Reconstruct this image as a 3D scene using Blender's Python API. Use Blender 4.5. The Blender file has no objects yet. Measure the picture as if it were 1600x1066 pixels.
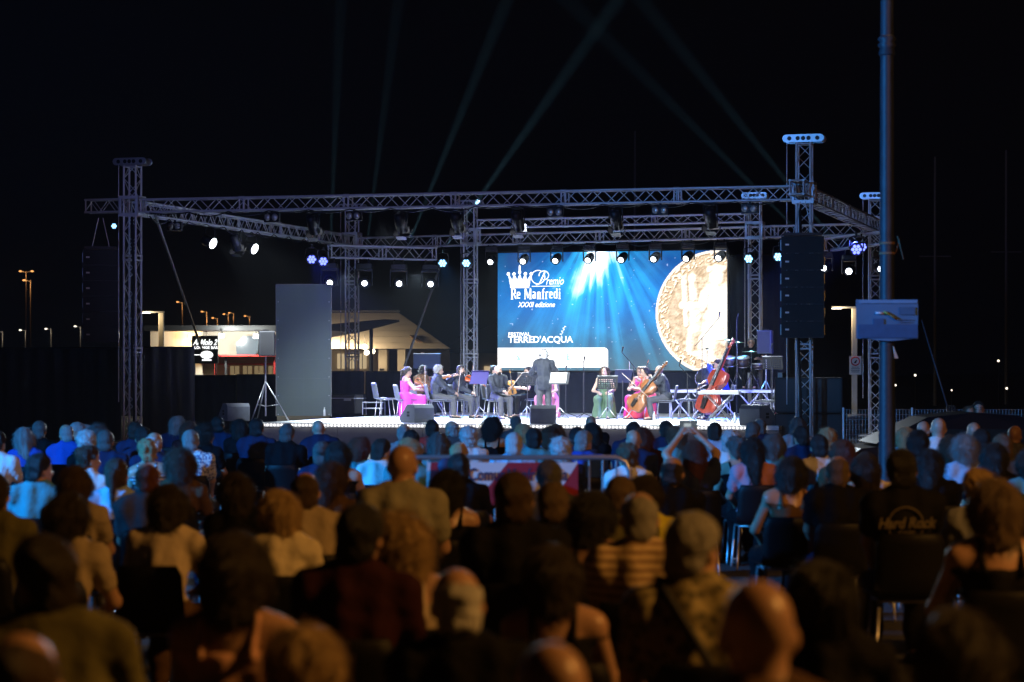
import bpy, bmesh, math, random
import numpy as np
from mathutils import Vector, Matrix, Euler
R = math.radians
rng = random.Random(7)
scene = bpy.context.scene
C = scene.collection
# ---------------------------------------------------------------- camera (85 mm, level, standing photographer)
F, EYE, VH = 85/36*1600, 1.72, 580.0
cam_d = bpy.data.cameras.new('camera'); cam = bpy.data.objects.new('camera', cam_d); C.objects.link(cam)
cam.location = (0, 0, EYE); cam.rotation_euler = (R(90), 0, 0)
cam_d.lens = 85; cam_d.sensor_width = 36; cam_d.shift_y = (VH-533)/1600
cam_d.clip_start = 0.5; cam_d.clip_end = 5000
cam_d.dof.use_dof = True; cam_d.dof.focus_distance = 56; cam_d.dof.aperture_fstop = 2.8
scene.camera = cam
# ---------------------------------------------------------------- night sky
w = bpy.data.worlds.new('World'); scene.world = w; w.use_nodes = True
bg = w.node_tree.nodes['Background']; bg.inputs[0].default_value = (0.25, 0.4, 1.0, 1); bg.inputs[1].default_value = 0.0006
vs = scene.view_settings; vs.view_transform = 'Standard'; vs.look = 'None'; vs.exposure = 0; vs.gamma = 1; vs.use_curve_mapping = False
cy = scene.cycles
cy.use_denoising = True; cy.max_bounces = 5; cy.diffuse_bounces = 2; cy.glossy_bounces = 2; cy.transmission_bounces = 3
cy.volume_bounces = 0; cy.transparent_max_bounces = 6; cy.caustics_reflective = False; cy.caustics_refractive = False
cy.sample_clamp_indirect = 3; cy.sample_clamp_direct = 0

# ---------------------------------------------------------------- places
def at(u, v, Y): return Vector(((u-800)/F*Y, Y, EYE-(v-VH)/F*Y))
ANG = math.atan2(0.2701, 0.9628)
WD = Vector((0.9628, -0.2701, 0)); DD = Vector((0.2701, 0.9628, 0))
P0 = Vector((-8.827, 56.24, 0)); SW = 15.70; FZ = 0.53           # front left tower, rig width, stage floor height
def S(a, b, z=0.0): return P0 + WD*a + DD*b + Vector((0, 0, z))
def a_of(u, b):
    t = (u-800)/F
    return (t*(P0.y+DD.y*b)-P0.x-DD.x*b)/(WD.x-t*WD.y)
def SP(u, b, v=None, z=FZ):
    p = S(a_of(u, b), b)
    p.z = z if v is None else EYE-(v-VH)*p.y/F
    return p

# ---------------------------------------------------------------- materials
MATS = {}
def mat(name, col, rough=0.6, metal=0.0, var=0.0, scale=8.0, bump=0.0, bscale=40.0, spec=0.4, stretch=None):
    if name in MATS: return MATS[name]
    m = bpy.data.materials.new(name); m.use_nodes = True
    nt = m.node_tree; b = nt.nodes['Principled BSDF']
    b.inputs['Base Color'].default_value = (*col, 1); b.inputs['Roughness'].default_value = rough
    b.inputs['Metallic'].default_value = metal; b.inputs['Specular IOR Level'].default_value = spec
    if var or bump:
        tc = nt.nodes.new('ShaderNodeTexCoord'); vec = tc.outputs['Object']
        if stretch:
            mp = nt.nodes.new('ShaderNodeMapping'); mp.inputs['Scale'].default_value = stretch
            nt.links.new(vec, mp.inputs[0]); vec = mp.outputs[0]
    if var:
        n = nt.nodes.new('ShaderNodeTexNoise'); n.inputs['Scale'].default_value = scale; n.inputs['Detail'].default_value = 4
        nt.links.new(vec, n.inputs['Vector'])
        mx = nt.nodes.new('ShaderNodeMix'); mx.data_type = 'RGBA'
        mx.inputs[6].default_value = (*[c*(1-var) for c in col], 1); mx.inputs[7].default_value = (*[min(1, c*(1+var)) for c in col], 1)
        nt.links.new(n.outputs[0], mx.inputs[0]); nt.links.new(mx.outputs[2], b.inputs['Base Color'])
    if bump:
        n2 = nt.nodes.new('ShaderNodeTexNoise'); n2.inputs['Scale'].default_value = bscale; n2.inputs['Detail'].default_value = 3
        nt.links.new(vec, n2.inputs['Vector'])
        bp = nt.nodes.new('ShaderNodeBump'); bp.inputs['Strength'].default_value = bump; bp.inputs['Distance'].default_value = 0.02
        nt.links.new(n2.outputs[0], bp.inputs['Height']); nt.links.new(bp.outputs[0], b.inputs['Normal'])
    MATS[name] = m
    return m
def emit(name, col, strength, sample=False):
    if name in MATS: return MATS[name]
    m = bpy.data.materials.new(name); m.use_nodes = True
    nt = m.node_tree; nt.nodes.remove(nt.nodes['Principled BSDF'])
    e = nt.nodes.new('ShaderNodeEmission'); e.inputs[0].default_value = (*col, 1); e.inputs[1].default_value = strength
    nt.links.new(e.outputs[0], nt.nodes['Material Output'].inputs[0])
    if not sample: m.cycles.emission_sampling = 'NONE'
    MATS[name] = m
    return m
alu = mat('aluminium', (0.66, 0.68, 0.72), 0.42, 0.3, var=0.2, scale=3, bump=.1)
steel = mat('steel', (0.5, 0.5, 0.52), 0.35, 0.8, var=0.2, scale=6)
blackmetal = mat('black_metal', (0.018, 0.018, 0.02), 0.45, 0.2)
blackplastic = mat('black_plastic', (0.02, 0.02, 0.022), 0.5, bump=0.15, bscale=90)
blackcloth = mat('black_cloth', (0.012, 0.013, 0.02), 0.9, var=0.3, scale=3, bump=0.3, bscale=12)
navycloth = mat('navy_cloth', (0.02, 0.025, 0.05), 0.9, var=0.3, scale=2.5, bump=0.3, bscale=10)
greymetal = mat('grey_paint', (0.22, 0.22, 0.22), 0.55, var=0.2, scale=5, bump=0.1)

# ---------------------------------------------------------------- mesh builder
class MB:
    def __init__(s): s.v = []; s.f = []; s.m = []; s.sm = []
    def add(s, vs, fs, mi=0, smooth=False):
        o = len(s.v); s.v += [tuple(x) for x in vs]
        for f in fs: s.f.append([i+o for i in f]); s.m.append(mi); s.sm.append(smooth)
        return s
    def box(s, c, d, rot=None, mi=0, bev=0.0):
        c = Vector(c); hx, hy, hz = d[0]/2, d[1]/2, d[2]/2
        M = rot if rot is not None else Matrix.Identity(3)
        if bev > 0:
            pts = []
            for sx in (-1, 1):
                for sy in (-1, 1):
                    for sz in (-1, 1):
                        for k in range(3):
                            p = [sx*hx, sy*hy, sz*hz]
                            for j in range(3):
                                if j != k: p[j] -= math.copysign(bev, p[j])
                            pts.append(M @ Vector(p)+c)
            bm = bmesh.new()
            for p in pts: bm.verts.new(p)
            bmesh.ops.convex_hull(bm, input=bm.verts)
            bm.verts.index_update()
            s.add([v.co for v in bm.verts], [[v.index for v in f.verts] for f in bm.faces], mi); bm.free()
            return s
        vs = [M @ Vector((x*hx, y*hy, z*hz))+c for x in (-1, 1) for y in (-1, 1) for z in (-1, 1)]
        return s.add(vs, [(0, 1, 3, 2), (4, 6, 7, 5), (0, 4, 5, 1), (2, 3, 7, 6), (0, 2, 6, 4), (1, 5, 7, 3)], mi)
    def hull(s, pts, mi=0, smooth=False):
        bm = bmesh.new()
        for p in pts: bm.verts.new(p)
        bmesh.ops.convex_hull(bm, input=bm.verts); bm.verts.index_update()
        s.add([v.co for v in bm.verts], [[v.index for v in f.verts] for f in bm.faces], mi, smooth); bm.free()
        return s
    def cyl(s, p, q, r0, r1=None, n=8, mi=0, caps=True, smooth=True):
        p = Vector(p); q = Vector(q); r1 = r0 if r1 is None else r1
        d = (q-p).normalized(); u = d.orthogonal().normalized(); w_ = d.cross(u)
        ring = lambda c, r: [c+(u*math.cos(2*math.pi*i/n)+w_*math.sin(2*math.pi*i/n))*r for i in range(n)]
        vs = ring(p, r0)+ring(q, r1)
        s.add(vs, [(i, (i+1) % n, n+(i+1) % n, n+i) for i in range(n)], mi, smooth)
        if caps:
            s.add(vs[:n], [list(range(n))[::-1]], mi); s.add(vs[n:], [list(range(n))], mi)
        return s
    def tube(s, pts, r, n=6, mi=0):
        pts = [Vector(p) for p in pts]; rs = r if isinstance(r, (list, tuple)) else [r]*len(pts)
        rings = []; ref = None
        for i, p in enumerate(pts):
            d = (pts[min(i+1, len(pts)-1)]-pts[max(i-1, 0)]).normalized()
            if ref is None: ref = d.orthogonal().normalized()
            u = (ref-d*ref.dot(d))
            u = u.normalized() if u.length > 1e-6 else d.orthogonal().normalized()
            ref = u; w_ = d.cross(u)
            rings += [p+(u*math.cos(2*math.pi*k/n)+w_*math.sin(2*math.pi*k/n))*rs[i] for k in range(n)]
        fs = [(i*n+k, i*n+(k+1) % n, (i+1)*n+(k+1) % n, (i+1)*n+k) for i in range(len(pts)-1) for k in range(n)]
        fs += [list(range(n))[::-1], list(range((len(pts)-1)*n, len(pts)*n))]
        return s.add(rings, fs, mi, True)
    def ball(s, c, r, n=10, mi=0, rot=None):
        c = Vector(c); r = (r, r, r) if not hasattr(r, '__len__') else r
        M = rot if rot is not None else Matrix.Identity(3); m_ = max(4, n//2); vs = []
        for i in range(m_+1):
            th = math.pi*i/m_
            for k in range(n):
                ph = 2*math.pi*k/n
                vs.append(M @ Vector((r[0]*math.sin(th)*math.cos(ph), r[1]*math.sin(th)*math.sin(ph), r[2]*math.cos(th)))+c)
        fs = [(i*n+k, (i+1)*n+k, (i+1)*n+(k+1) % n, i*n+(k+1) % n) for i in range(m_) for k in range(n)]
        return s.add(vs, fs, mi, True)
    def lathe(s, prof, base=(0, 0, 0), n=16, mi=0, rot=None):
        M = rot if rot is not None else Matrix.Identity(3); b = Vector(base)
        vs = [M @ Vector((r*math.cos(2*math.pi*k/n), r*math.sin(2*math.pi*k/n), z))+b for r, z in prof for k in range(n)]
        fs = [(i*n+k, i*n+(k+1) % n, (i+1)*n+(k+1) % n, (i+1)*n+k) for i in range(len(prof)-1) for k in range(n)]
        fs += [list(range(n))[::-1], list(range((len(prof)-1)*n, len(prof)*n))]
        return s.add(vs, fs, mi, True)
    def prism(s, poly, h0, h1, M=None, mi=0):
        # poly: 2D outline in local xy, extruded h0..h1 along local z; M is a 4x4 matrix
        M = M or Matrix.Identity(4); n = len(poly)
        vs = [M @ Vector((x, y, h0)) for x, y in poly]+[M @ Vector((x, y, h1)) for x, y in poly]
        fs = [(i, (i+1) % n, n+(i+1) % n, n+i) for i in range(n)]+[list(range(n))[::-1], list(range(n, 2*n))]
        return s.add(vs, fs, mi)
    def mesh(s, name, mats):
        me = bpy.data.meshes.new(name); me.from_pydata(s.v, [], s.f)
        for m in (mats if isinstance(mats, (list, tuple)) else [mats]): me.materials.append(m)
        me.polygons.foreach_set('material_index', s.m); me.polygons.foreach_set('use_smooth', s.sm)
        me.update(); return me
    def build(s, name, mats, parent=None, loc=None, rot=None):
        return link(name, s.mesh(name, mats), parent, loc, rot)
def link(name, me, parent=None, loc=None, rot=None):
    o = bpy.data.objects.new(name, me); C.objects.link(o)
    if parent is not None: o.parent = parent
    if loc is not None: o.location = loc
    if rot is not None: o.rotation_euler = rot
    return o
def tag(o, label=None, cat=None, group=None, kind=None):
    if label: o['label'] = label
    if cat: o['category'] = cat
    if group: o['group'] = group
    if kind: o['kind'] = kind
    return o
def thing(name, label, cat, loc=(0, 0, 0), rot=(0, 0, 0), group=None):
    o = bpy.data.objects.new(name, None); C.objects.link(o); o.location = loc; o.rotation_euler = rot
    o.empty_display_size = 0.1
    return tag(o, label, cat, group)
def copy_tree(o, parent=None):
    c = o.copy(); C.objects.link(c)
    if parent is not None: c.parent = parent
    for ch in [x for x in o.children]: copy_tree(ch, c)
    return c
def text_mesh(s, size, mat_, name, align='CENTER', extrude=0.002, offset=0.0, sx=1.0, shear=0.0, space=1.0):
    cu = bpy.data.curves.new(name, 'FONT'); cu.body = s; cu.size = size; cu.align_x = align; cu.align_y = 'CENTER'
    cu.extrude = extrude; cu.offset = offset; cu.shear = shear; cu.space_character = space; cu.resolution_u = 3
    o = bpy.data.objects.new(name, cu); C.objects.link(o)
    dg = bpy.context.evaluated_depsgraph_get(); me = bpy.data.meshes.new_from_object(o.evaluated_get(dg))
    bpy.data.objects.remove(o); me.name = name
    if sx != 1.0: me.transform(Matrix.Diagonal((sx, 1, 1, 1)))
    me.materials.clear(); me.materials.append(mat_)
    return me
def spot(name, loc, target, power, col, deg, blend=0.3, rad=0.05, parent=None):
    d = bpy.data.lights.new(name, 'SPOT'); d.energy = power; d.color = col; d.spot_size = R(deg); d.spot_blend = blend; d.shadow_soft_size = rad
    o = bpy.data.objects.new(name, d); C.objects.link(o)
    loc = Vector(loc); o.location = loc; o.rotation_euler = (Vector(target)-loc).to_track_quat('-Z', 'Y').to_euler()
    return o
def point(name, loc, power, col, rad=0.1):
    d = bpy.data.lights.new(name, 'POINT'); d.energy = power; d.color = col; d.shadow_soft_size = rad
    o = bpy.data.objects.new(name, d); C.objects.link(o); o.location = loc
    return o
def rotz(a): return Matrix.Rotation(a, 3, 'Z')
STAGE_RZ = math.atan2(WD.y, WD.x)        # local x runs along the stage front, local y towards its back
BR = rotz(STAGE_RZ)
# ================================================================ the setting
asphalt = mat('asphalt', (0.05, 0.05, 0.052), 0.85, var=0.35, scale=1.5, bump=0.4, bscale=30)
g = MB(); g.add([(-900, -60, 0), (900, -60, 0), (900, 1500, 0), (-900, 1500, 0)], [(0, 1, 2, 3)])
tag(g.build('ground', asphalt), kind='structure')
# air with a little stage smoke in it: the beams above the roof are seen in it
hz = MB(); hz.box((0, 719.5, 19.5), (1810, 1571, 41))
hm = bpy.data.materials.new('haze_air'); hm.use_nodes = True
nt = hm.node_tree; nt.nodes.remove(nt.nodes['Principled BSDF'])
pv = nt.nodes.new('ShaderNodeVolumePrincipled'); pv.inputs['Color'].default_value = (0.85, 0.92, 1.0, 1)
pv.inputs['Density'].default_value = 0.00028; pv.inputs['Anisotropy'].default_value = 0.2
nt.links.new(pv.outputs[0], nt.nodes['Material Output'].inputs['Volume'])
HAZE = hz.build('haze', hm); tag(HAZE, kind='stuff')

# ---------------------------------------------------------------- stage platform
AL, AR, B0, B1 = a_of(398, 0.4), a_of(1217, 0.4), 0.4, 15.2
stage_white = mat('stage_floor_white', (0.80, 0.82, 0.84), 0.32, var=0.12, scale=2)
skirt_grey = mat('skirt_grey', (0.34, 0.34, 0.33), 0.85, var=0.15, scale=4, bump=0.2)
st = thing('stage_platform', 'low white stage with grey front skirt and row of white edge lamps', 'stage', S(AL, B0), (0, 0, STAGE_RZ))
Wd, Dp = AR-AL, B1-B0
nx, ny = 6, 7
for i in range(nx):
    for j in range(ny):
        d = MB(); d.box((Wd*(i+.5)/nx, Dp*(j+.5)/ny, FZ-0.05), (Wd/nx-0.006, Dp/ny-0.006, 0.1)); d.build('deck_panel', stage_white, st)
for i in range(6):
    k = MB(); k.box((Wd*(i+.5)/6, 0.03, (FZ-0.115)/2), (Wd/6-0.01, 0.04, FZ-0.115)); k.build('skirt_panel', skirt_grey, st)
for s_ in (0, 1):
    k = MB(); k.box((0.03+s_*(Wd-0.06), Dp/2+.05, (FZ-0.115)/2), (0.04, Dp-0.1, FZ-0.115)); k.build('side_skirt', skirt_grey, st)
lampm = emit('edge_lamp_glow', (1, 0.98, 0.92), 3.0)
b = MB(); b.ball((0, 0, 0), 0.024, 8); lm_ = b.mesh('edge_lamp', lampm)
n = int((Wd-0.3)/0.087)
for i in range(n): link('edge_lamp', lm_, st, (0.15+i*0.087, -0.028, FZ-0.05))

# ---------------------------------------------------------------- trusses
def truss_parts(root, P, Q, size=0.29, up=Vector((0, 0, 1)), pitch=0.30, rc=0.026, rl=0.011, m=alu, sections=1):
    # P, Q in the root's own frame (root is unrotated)
    P, Q = Vector(P), Vector(Q); d = (Q-P).normalized(); L = (Q-P).length
    s1 = d.cross(up).normalized(); s2 = s1.cross(d).normalized(); h = size/2
    cs = [(-h, -h), (h, -h), (h, h), (-h, h)]
    for x, y in cs:
        o = s1*x+s2*y; k = MB(); k.cyl(P+o, Q+o, rc, n=8); k.build('chord', m, root)
    n_ = max(2, int(round(L/pitch))); lac = MB()
    for f in range(4):
        A, B_ = cs[f], cs[(f+1) % 4]; A = s1*A[0]+s2*A[1]; B_ = s1*B_[0]+s2*B_[1]
        for i in range(n_):
            p0 = P+d*(L*i/n_); p1 = P+d*(L*(i+1)/n_)
            if (i+f) % 2: lac.cyl(p0+A, p1+B_, rl, n=5, caps=False)
            else: lac.cyl(p0+B_, p1+A, rl, n=5, caps=False)
    for e in [P+d*0.03, Q-d*0.03]+[P+d*(L*k/sections+o) for k in range(1, sections) for o in (-.05, .05)]:
        for f in range(4):
            A, B_ = cs[f], cs[(f+1) % 4]; lac.cyl(e+s1*A[0]+s2*A[1], e+s1*B_[0]+s2*B_[1], 0.02, n=6)
    lac.build('lacing', m, root)
    if sections > 1:
        for k in range(1, sections):
            for x, y in cs:
                o = s1*x+s2*y; c = P+d*(L*k/sections)+o; j = MB(); j.cyl(c-d*0.07, c+d*0.07, rc+0.008, n=8); j.build('coupler', m, root)
def truss(P, Q, label, size=0.29, sections=1, **kw):
    P, Q = Vector(P), Vector(Q)
    t = thing('lighting_truss', label, 'truss', P)
    truss_parts(t, (0, 0, 0), Q-P, size, sections=sections, **kw); return t
def tower(P, H, label, size=0.30, cap=0.84, capaxis=WD, sleeve=5.55):
    t = thing('truss_tower', label, 'truss tower', (P.x, P.y, 0), (0, 0, STAGE_RZ))
    k = MB(); k.box((0, 0, 0.03), (0.8, 0.8, 0.06), bev=0.01); k.build('base_plate', steel, t)
    truss_parts(t, (0, 0, 0.06), (0, 0, H), size, up=Vector((0, 1, 0)), sections=max(2, int(H/2)))
    k = MB(); c = 0.085       # rounded head block with pulley holes
    poly = [(-cap/2+c+math.cos(a)*-c*1.0, math.sin(a)*c) for a in [R(x) for x in range(-90, 91, 30)]]
    poly = [(-cap/2+c-math.cos(R(x))*c, math.sin(R(x))*c) for x in range(-90, 91, 30)]+[(cap/2-c+math.cos(R(x))*c, math.sin(R(x))*c) for x in range(90, -91, -30)]
    M = Matrix.Translation((0, -0.17, H+c))@Matrix.Rotation(R(90), 4, 'X')
    k.prism(poly, -0.012, 0.012, M); k.prism(poly, -0.012, 0.012, Matrix.Translation((0, 0.17, H+c))@Matrix.Rotation(R(90), 4, 'X'))
    k.box((0, 0, H+c), (cap*0.5, 0.32, 0.03)); hb = k.build('head_block', steel, t)
    for x in (-0.33*cap, -0.13*cap, 0.0, 0.13*cap, 0.34*cap):
        q = MB(); q.cyl((x, -0.19, H+c), (x, -0.183, H+c), 0.047, n=12); q.build('pulley_hole', blackmetal, hb)
    if sleeve:
        k = MB(); e = size/2+0.06
        for z in (sleeve-0.2, sleeve+0.2):
            for sx, sy, dx, dy in ((0, -e, 2*e+.05, .05), (0, e, 2*e+.05, .05), (-e, 0, .05, 2*e), (e, 0, .05, 2*e)):
                k.box((sx, sy, z), (dx, dy, 0.07))
        for sx in (-e, e):
            for sy in (-e, e): k.box((sx, sy, sleeve), (0.05, 0.05, 0.36))
        k.build('sleeve_block', alu, t)
    k = MB(); x = cap/2-0.07
    k.cyl((-x, 0, 1.0), (-x, 0, H+0.05), 0.012, n=6); k.build('hoist_chain', steel, t)
    return t
DL, DR = 15.3, 12.2
FL, FR, RL, RR = S(0, 0), S(SW, 0), S(0, DL), S(SW, DR)
TZ = 5.55
tower(FL, 6.50, 'aluminium truss tower at the left front corner, beside the dark speaker column', capaxis=WD)
tower(FR, 6.63, 'aluminium truss tower at the right front corner, rising above the hanging speakers', cap=0.9)
tower(RL, 6.45, 'aluminium truss tower behind the tall grey panel at the rear left')
tower(RR, 6.25, 'aluminium truss tower beyond the right speakers, partly behind the blue pole', cap=0.8)
RM1, RM2 = SP(735, 13.4, z=0), SP(1180, 12.6, z=0)
tower(RM1, 6.35, 'aluminium truss tower just left of the video screen', cap=0.7, sleeve=5.5)
tower(RM2, 6.35, 'aluminium truss tower just right of the video screen', cap=0.7, sleeve=5.5)
Z = lambda p, z: Vector((p.x, p.y, z))
e_ = 0.24
truss(Z(FL+WD*e_, TZ), Z(FR-WD*e_, TZ), 'long front lighting truss spanning the top of the stage', sections=6)
truss(Z(FL+DD*e_, TZ-.02), Z(RL-DD*e_, TZ-.02), 'left side truss running from the front corner tower to the back', sections=5)
truss(Z(FR+DD*e_, TZ-.02), Z(RR-DD*e_, TZ-.02), 'right side truss running back from the tower above the speakers', sections=4)
rd = (RR-RL).normalized()
truss(Z(RL+rd*e_, TZ-.08), Z(RR-rd*e_, TZ-.08), 'rear truss carrying the row of eight lit moving heads', sections=6)
truss(Z(RM1+rd*e_, 5.85), Z(RM2-rd*e_, 5.85), 'upper rear truss joining the two towers beside the screen', size=0.22, sections=3)
truss(Z(FL-WD*1.15, TZ+.02), Z(FL-WD*e_, TZ+.02), 'short truss stub left of the left front tower, holding the dark speakers', pitch=0.25)
truss(Z(FR-DD*1.1, TZ+.05), Z(FR-DD*e_, TZ+.05), 'short truss stub pointing forward over the right hanging speakers', pitch=0.22)
LLa, LLb = at(514, 393, 67.5), at(680, 397, 68.6)
truss(LLa, LLb, 'lower left truss with three rails above four lit moving heads', size=0.34, sections=2)
RSa, RSb = at(1285, 383, 60.0), at(1384, 371, 59.0)
truss(RSa, RSb, 'short lower right truss behind the right hanging speakers', size=0.3)
br = thing('diagonal_brace', 'long slanted steel brace from the left front tower down to the bar', 'brace', at(243, 338, 57))
k = MB(); k.cyl((0, 0, 0), at(316, 548, 70)-at(243, 338, 57), 0.035, n=8); k.build('pole', steel, br)
br = thing('diagonal_brace', 'slanted steel brace from the rear truss down behind the violinists', 'brace', at(690, 410, 70))
k = MB(); k.cyl((0, 0, 0), at(632, 572, 69)-at(690, 410, 70), 0.035, n=8); k.build('pole', steel, br)

# ---------------------------------------------------------------- lamps on the rig
def aim_rot(d): return Vector(d).normalized().to_track_quat('-Z', 'Y').to_matrix()
def moving_head(P, aim, glow, label, group='moving heads on the rig', sc=1.0, lr=.078):
    t = thing('moving_head_lamp', label, 'stage light', P, (0, 0, 0), group); s = sc
    k = MB(); k.box((0, 0, -0.10*s), (0.34*s, 0.26*s, 0.13*s), bev=0.02*s); k.build('base', blackmetal, t)
    for sx in (-1, 1): k = MB(); k.cyl((sx*.09*s, 0, -.04*s), (sx*.09*s, 0, .06*s), 0.02*s, n=6); k.build('clamp', blackmetal, t)
    y = MB()
    for sx in (-1, 1): y.box((sx*0.17*s, 0, -0.33*s), (0.035*s, 0.13*s, 0.36*s), bev=0.01*s)
    y.box((0, 0, -0.185*s), (0.36*s, 0.14*s, 0.04*s)); y.build('yoke', blackmetal, t)
    M = aim_rot(aim); c = Vector((0, 0, -0.42*s)); hd = MB()
    hd.lathe([(0.03*s, .19*s), (0.095*s, .18*s), (0.125*s, .08*s), (0.13*s, -.1*s), (0.115*s, -.17*s), (lr+.002, -.17*s), (lr, -.16*s)], c, 14, rot=M); hd.build('head', blackmetal, t)
    l = MB(); l.lathe([(0.0001, -.168*s), (lr*.97, -.164*s), (lr, -.158*s), (.0001, -.157*s)], c, 14, rot=M); l.build('lens', glow, t)
    return t
glow_white = emit('lens_glow_white', (0.92, 0.97, 1), 9); glow_blue = emit('lens_glow_blue', (0.13, 0.17, 1), 4)
glow_cyan = emit('lens_glow_cyan', (0.25, 0.6, 1), 4); glow_led = emit('led_white', (0.8, 0.85, 1), 9)
lens_dark = mat('lens_dark', (0.3, 0.32, 0.36), 0.1, 0.3)
redled = emit('red_display', (1, 0.05, 0.04), 1.2)
eyeD = lambda P, to: (Vector(to)-P).normalized()
pos8 = [768, 819, 870, 921, 973, 1024, 1075, 1126]
names8 = ['first', 'second', 'third', 'fourth', 'fifth', 'sixth', 'seventh', 'eighth']
for i, u in enumerate(pos8):
    v0 = 382-i*1.0; fr = (u-555)/(1362-555); Yd = RL.y+(RR.y-RL.y)*fr
    P = at(u, v0+1, Yd-.05); moving_head(P, (-0.25-.05*i, -1.0, -0.55), glow_white, names8[i]+' lit moving head from the left along the rear truss over the screen', 'lit moving heads over the screen')
for i, u in enumerate([515, 569, 623, 672]):
    P = at(u, 408+i*.8, 67.6+i*.3); moving_head(P, (.1, -1, -.25), glow_white, names8[i]+' lit moving head from the left under the lower left truss', 'lit moving heads under lower left truss', 1.35)
for i, (u, v) in enumerate([(1290, 391), (1327, 396), (1374, 392)]):
    P = at(u, v, 59.6); moving_head(P, (-.5+i*.3, -1, -.2), glow_white, ['left', 'middle', 'right'][i]+' lit moving head under the short lower right truss', 'lit moving heads at lower right', 1.0)
def par(P, aim, glow, label, group='coloured LED floods', sc=1.0):
    t = thing('led_flood_lamp', label, 'stage light', P, (0, 0, 0), group); s = sc
    M = aim_rot(aim); c = Vector((0, 0, -0.30*s))
    k = MB(); k.tube([(-.15*s, 0, -.30*s), (-.15*s, 0, -.08*s), (-.05*s, 0, -.04*s), (.05*s, 0, -.04*s), (.15*s, 0, -.08*s), (.15*s, 0, -.30*s)], .014*s, 6); k.cyl((0, 0, -.05*s), (0, 0, .05*s), .025*s); k.build('bracket', blackmetal, t)
    k = MB(); k.lathe([(0.05*s, .16*s), (0.12*s, .13*s), (0.14*s, -.02*s), (0.14*s, -.10*s), (.128*s, -.10*s), (.125*s, -.07*s)], c, 14, rot=M); k.build('can', blackmetal, t)
    for j in range(7):
        x, y = (0, 0) if j == 6 else (.075*s*math.cos(j*math.pi/3), .075*s*math.sin(j*math.pi/3))
        q = MB(); q.ball(c+M@Vector((x, y, -.085*s)), .036*s, 8); q.build('led_lens', glow, t)
    return t
par(at(487, 385, 64), (0.1, -1, -.45), glow_blue, 'blue LED flood at the far left end of the lower left truss', sc=1.05)
par(at(505, 388, 64), (0.1, -1, -.45), glow_blue, 'second blue LED flood, touching the lower left truss', sc=1.05)
par(at(692, 393, 67), (-.1, -1, -.4), glow_cyan, 'pale blue LED flood right of the lower left truss'); par(at(729, 393, 67), (-.1, -1, -.4), glow_cyan, 'pale blue LED flood in front of the tower left of the screen')
par(at(1171, 385, 63), (-.4, -1, -.4), glow_cyan, 'pale blue LED flood beside the tower right of the screen'); par(at(1217, 382, 63), (-.4, -1, -.4), glow_cyan, 'pale blue LED flood touching the left edge of the right hanging speakers')
par(at(1338, 366, 58), (-.1, -1, -.3), glow_blue, 'bright blue LED flood cluster under the right side truss', sc=1.15); par(at(1346, 368, 59), (.3, -1, -.3), glow_blue, 'smaller blue LED flood tucked against the right cluster', sc=0.9)
par(at(179, 342, 56.0), (-.1, -1, -.15), glow_cyan, 'small dim flood hanging under the left truss stub', sc=0.55)
def spot_can(P, label, tilt=.1):
    t = thing('profile_spotlight', label, 'stage light', P, (0, 0, STAGE_RZ), 'dark profile spots on the front truss')
    k = MB(); k.tube([(-.15, 0, -.32), (-.15, 0, -.03), (.15, 0, -.03), (.15, 0, -.32)], .016, 6); k.build('yoke', blackmetal, t)
    M = aim_rot((0, .75, -1)); c = Vector((0, 0, -.30)); k = MB()
    k.lathe([(.04, .24), (.11, .22), (.13, .1), (.13, -.22), (.115, -.22), (.11, -.18)], c, 14, rot=M); k.build('can', blackmetal, t)
    k = MB(); k.lathe([(.0001, -.2), (.112, -.2), (.112, -.185), (.0001, -.185)], c, 14, rot=M); k.build('lens', glow_led, t)
    for a_ in (0, 1, 2, 3):
        Mx = M @ Matrix.Rotation(a_*math.pi/2, 3, 'Z'); k = MB(); k.box(c+Mx@Vector((0, .17, -.30)), (.22, .008, .17), Mx@Matrix.Rotation(R(-28), 3, 'X')); k.build('barn_door', blackmetal, t)
    k = MB(); k.box((0.0, -.16, -.2), (.07, .02, .025)); k.build('display', redled, t)
for i, u in enumerate([489, 626, 714, 809, 962, 1110]):
    spot_can(SP(u, 0, z=TZ-.19), names8[i]+' dark spotlight from the left under the front truss')
spot_can(S(0, 6.3, TZ-.2), 'dark spotlight under the left side truss')
def blinder(P, label):
    t = thing('twin_blinder_lamp', label, 'stage light', P, (0, 0, STAGE_RZ-.1), 'unlit twin blinder lamps')
    k = MB(); k.box((0, .04, -.15), (.38, .10, .22), bev=.01); k.box((0, .04, -.03), (.04, .04, .08)); k.build('housing', blackmetal, t)
    for s_ in (-1, 1):
        q = MB(); q.lathe([(.0001, .03), (.05, .025), (.082, 0), (.0001, -.01)], (s_*.093, -.02, -.15), 14, rot=Matrix.Rotation(R(90), 3, 'X')); q.build('reflector', mat('blinder_reflector', (.75, .74, .7), .25, .5), t)
for i, (u, w_) in enumerate([(424, 'left'), (552, 'second'), (867, 'middle'), (1031, 'fourth'), (1171, 'right')]):
    blinder(SP(u, -.12, z=TZ-.17), w_+' unlit pair of round white lamps along the front truss')
blinder(S(0, 2.4, TZ-.17), 'unlit pair of round lamps under the left side truss')
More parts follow.
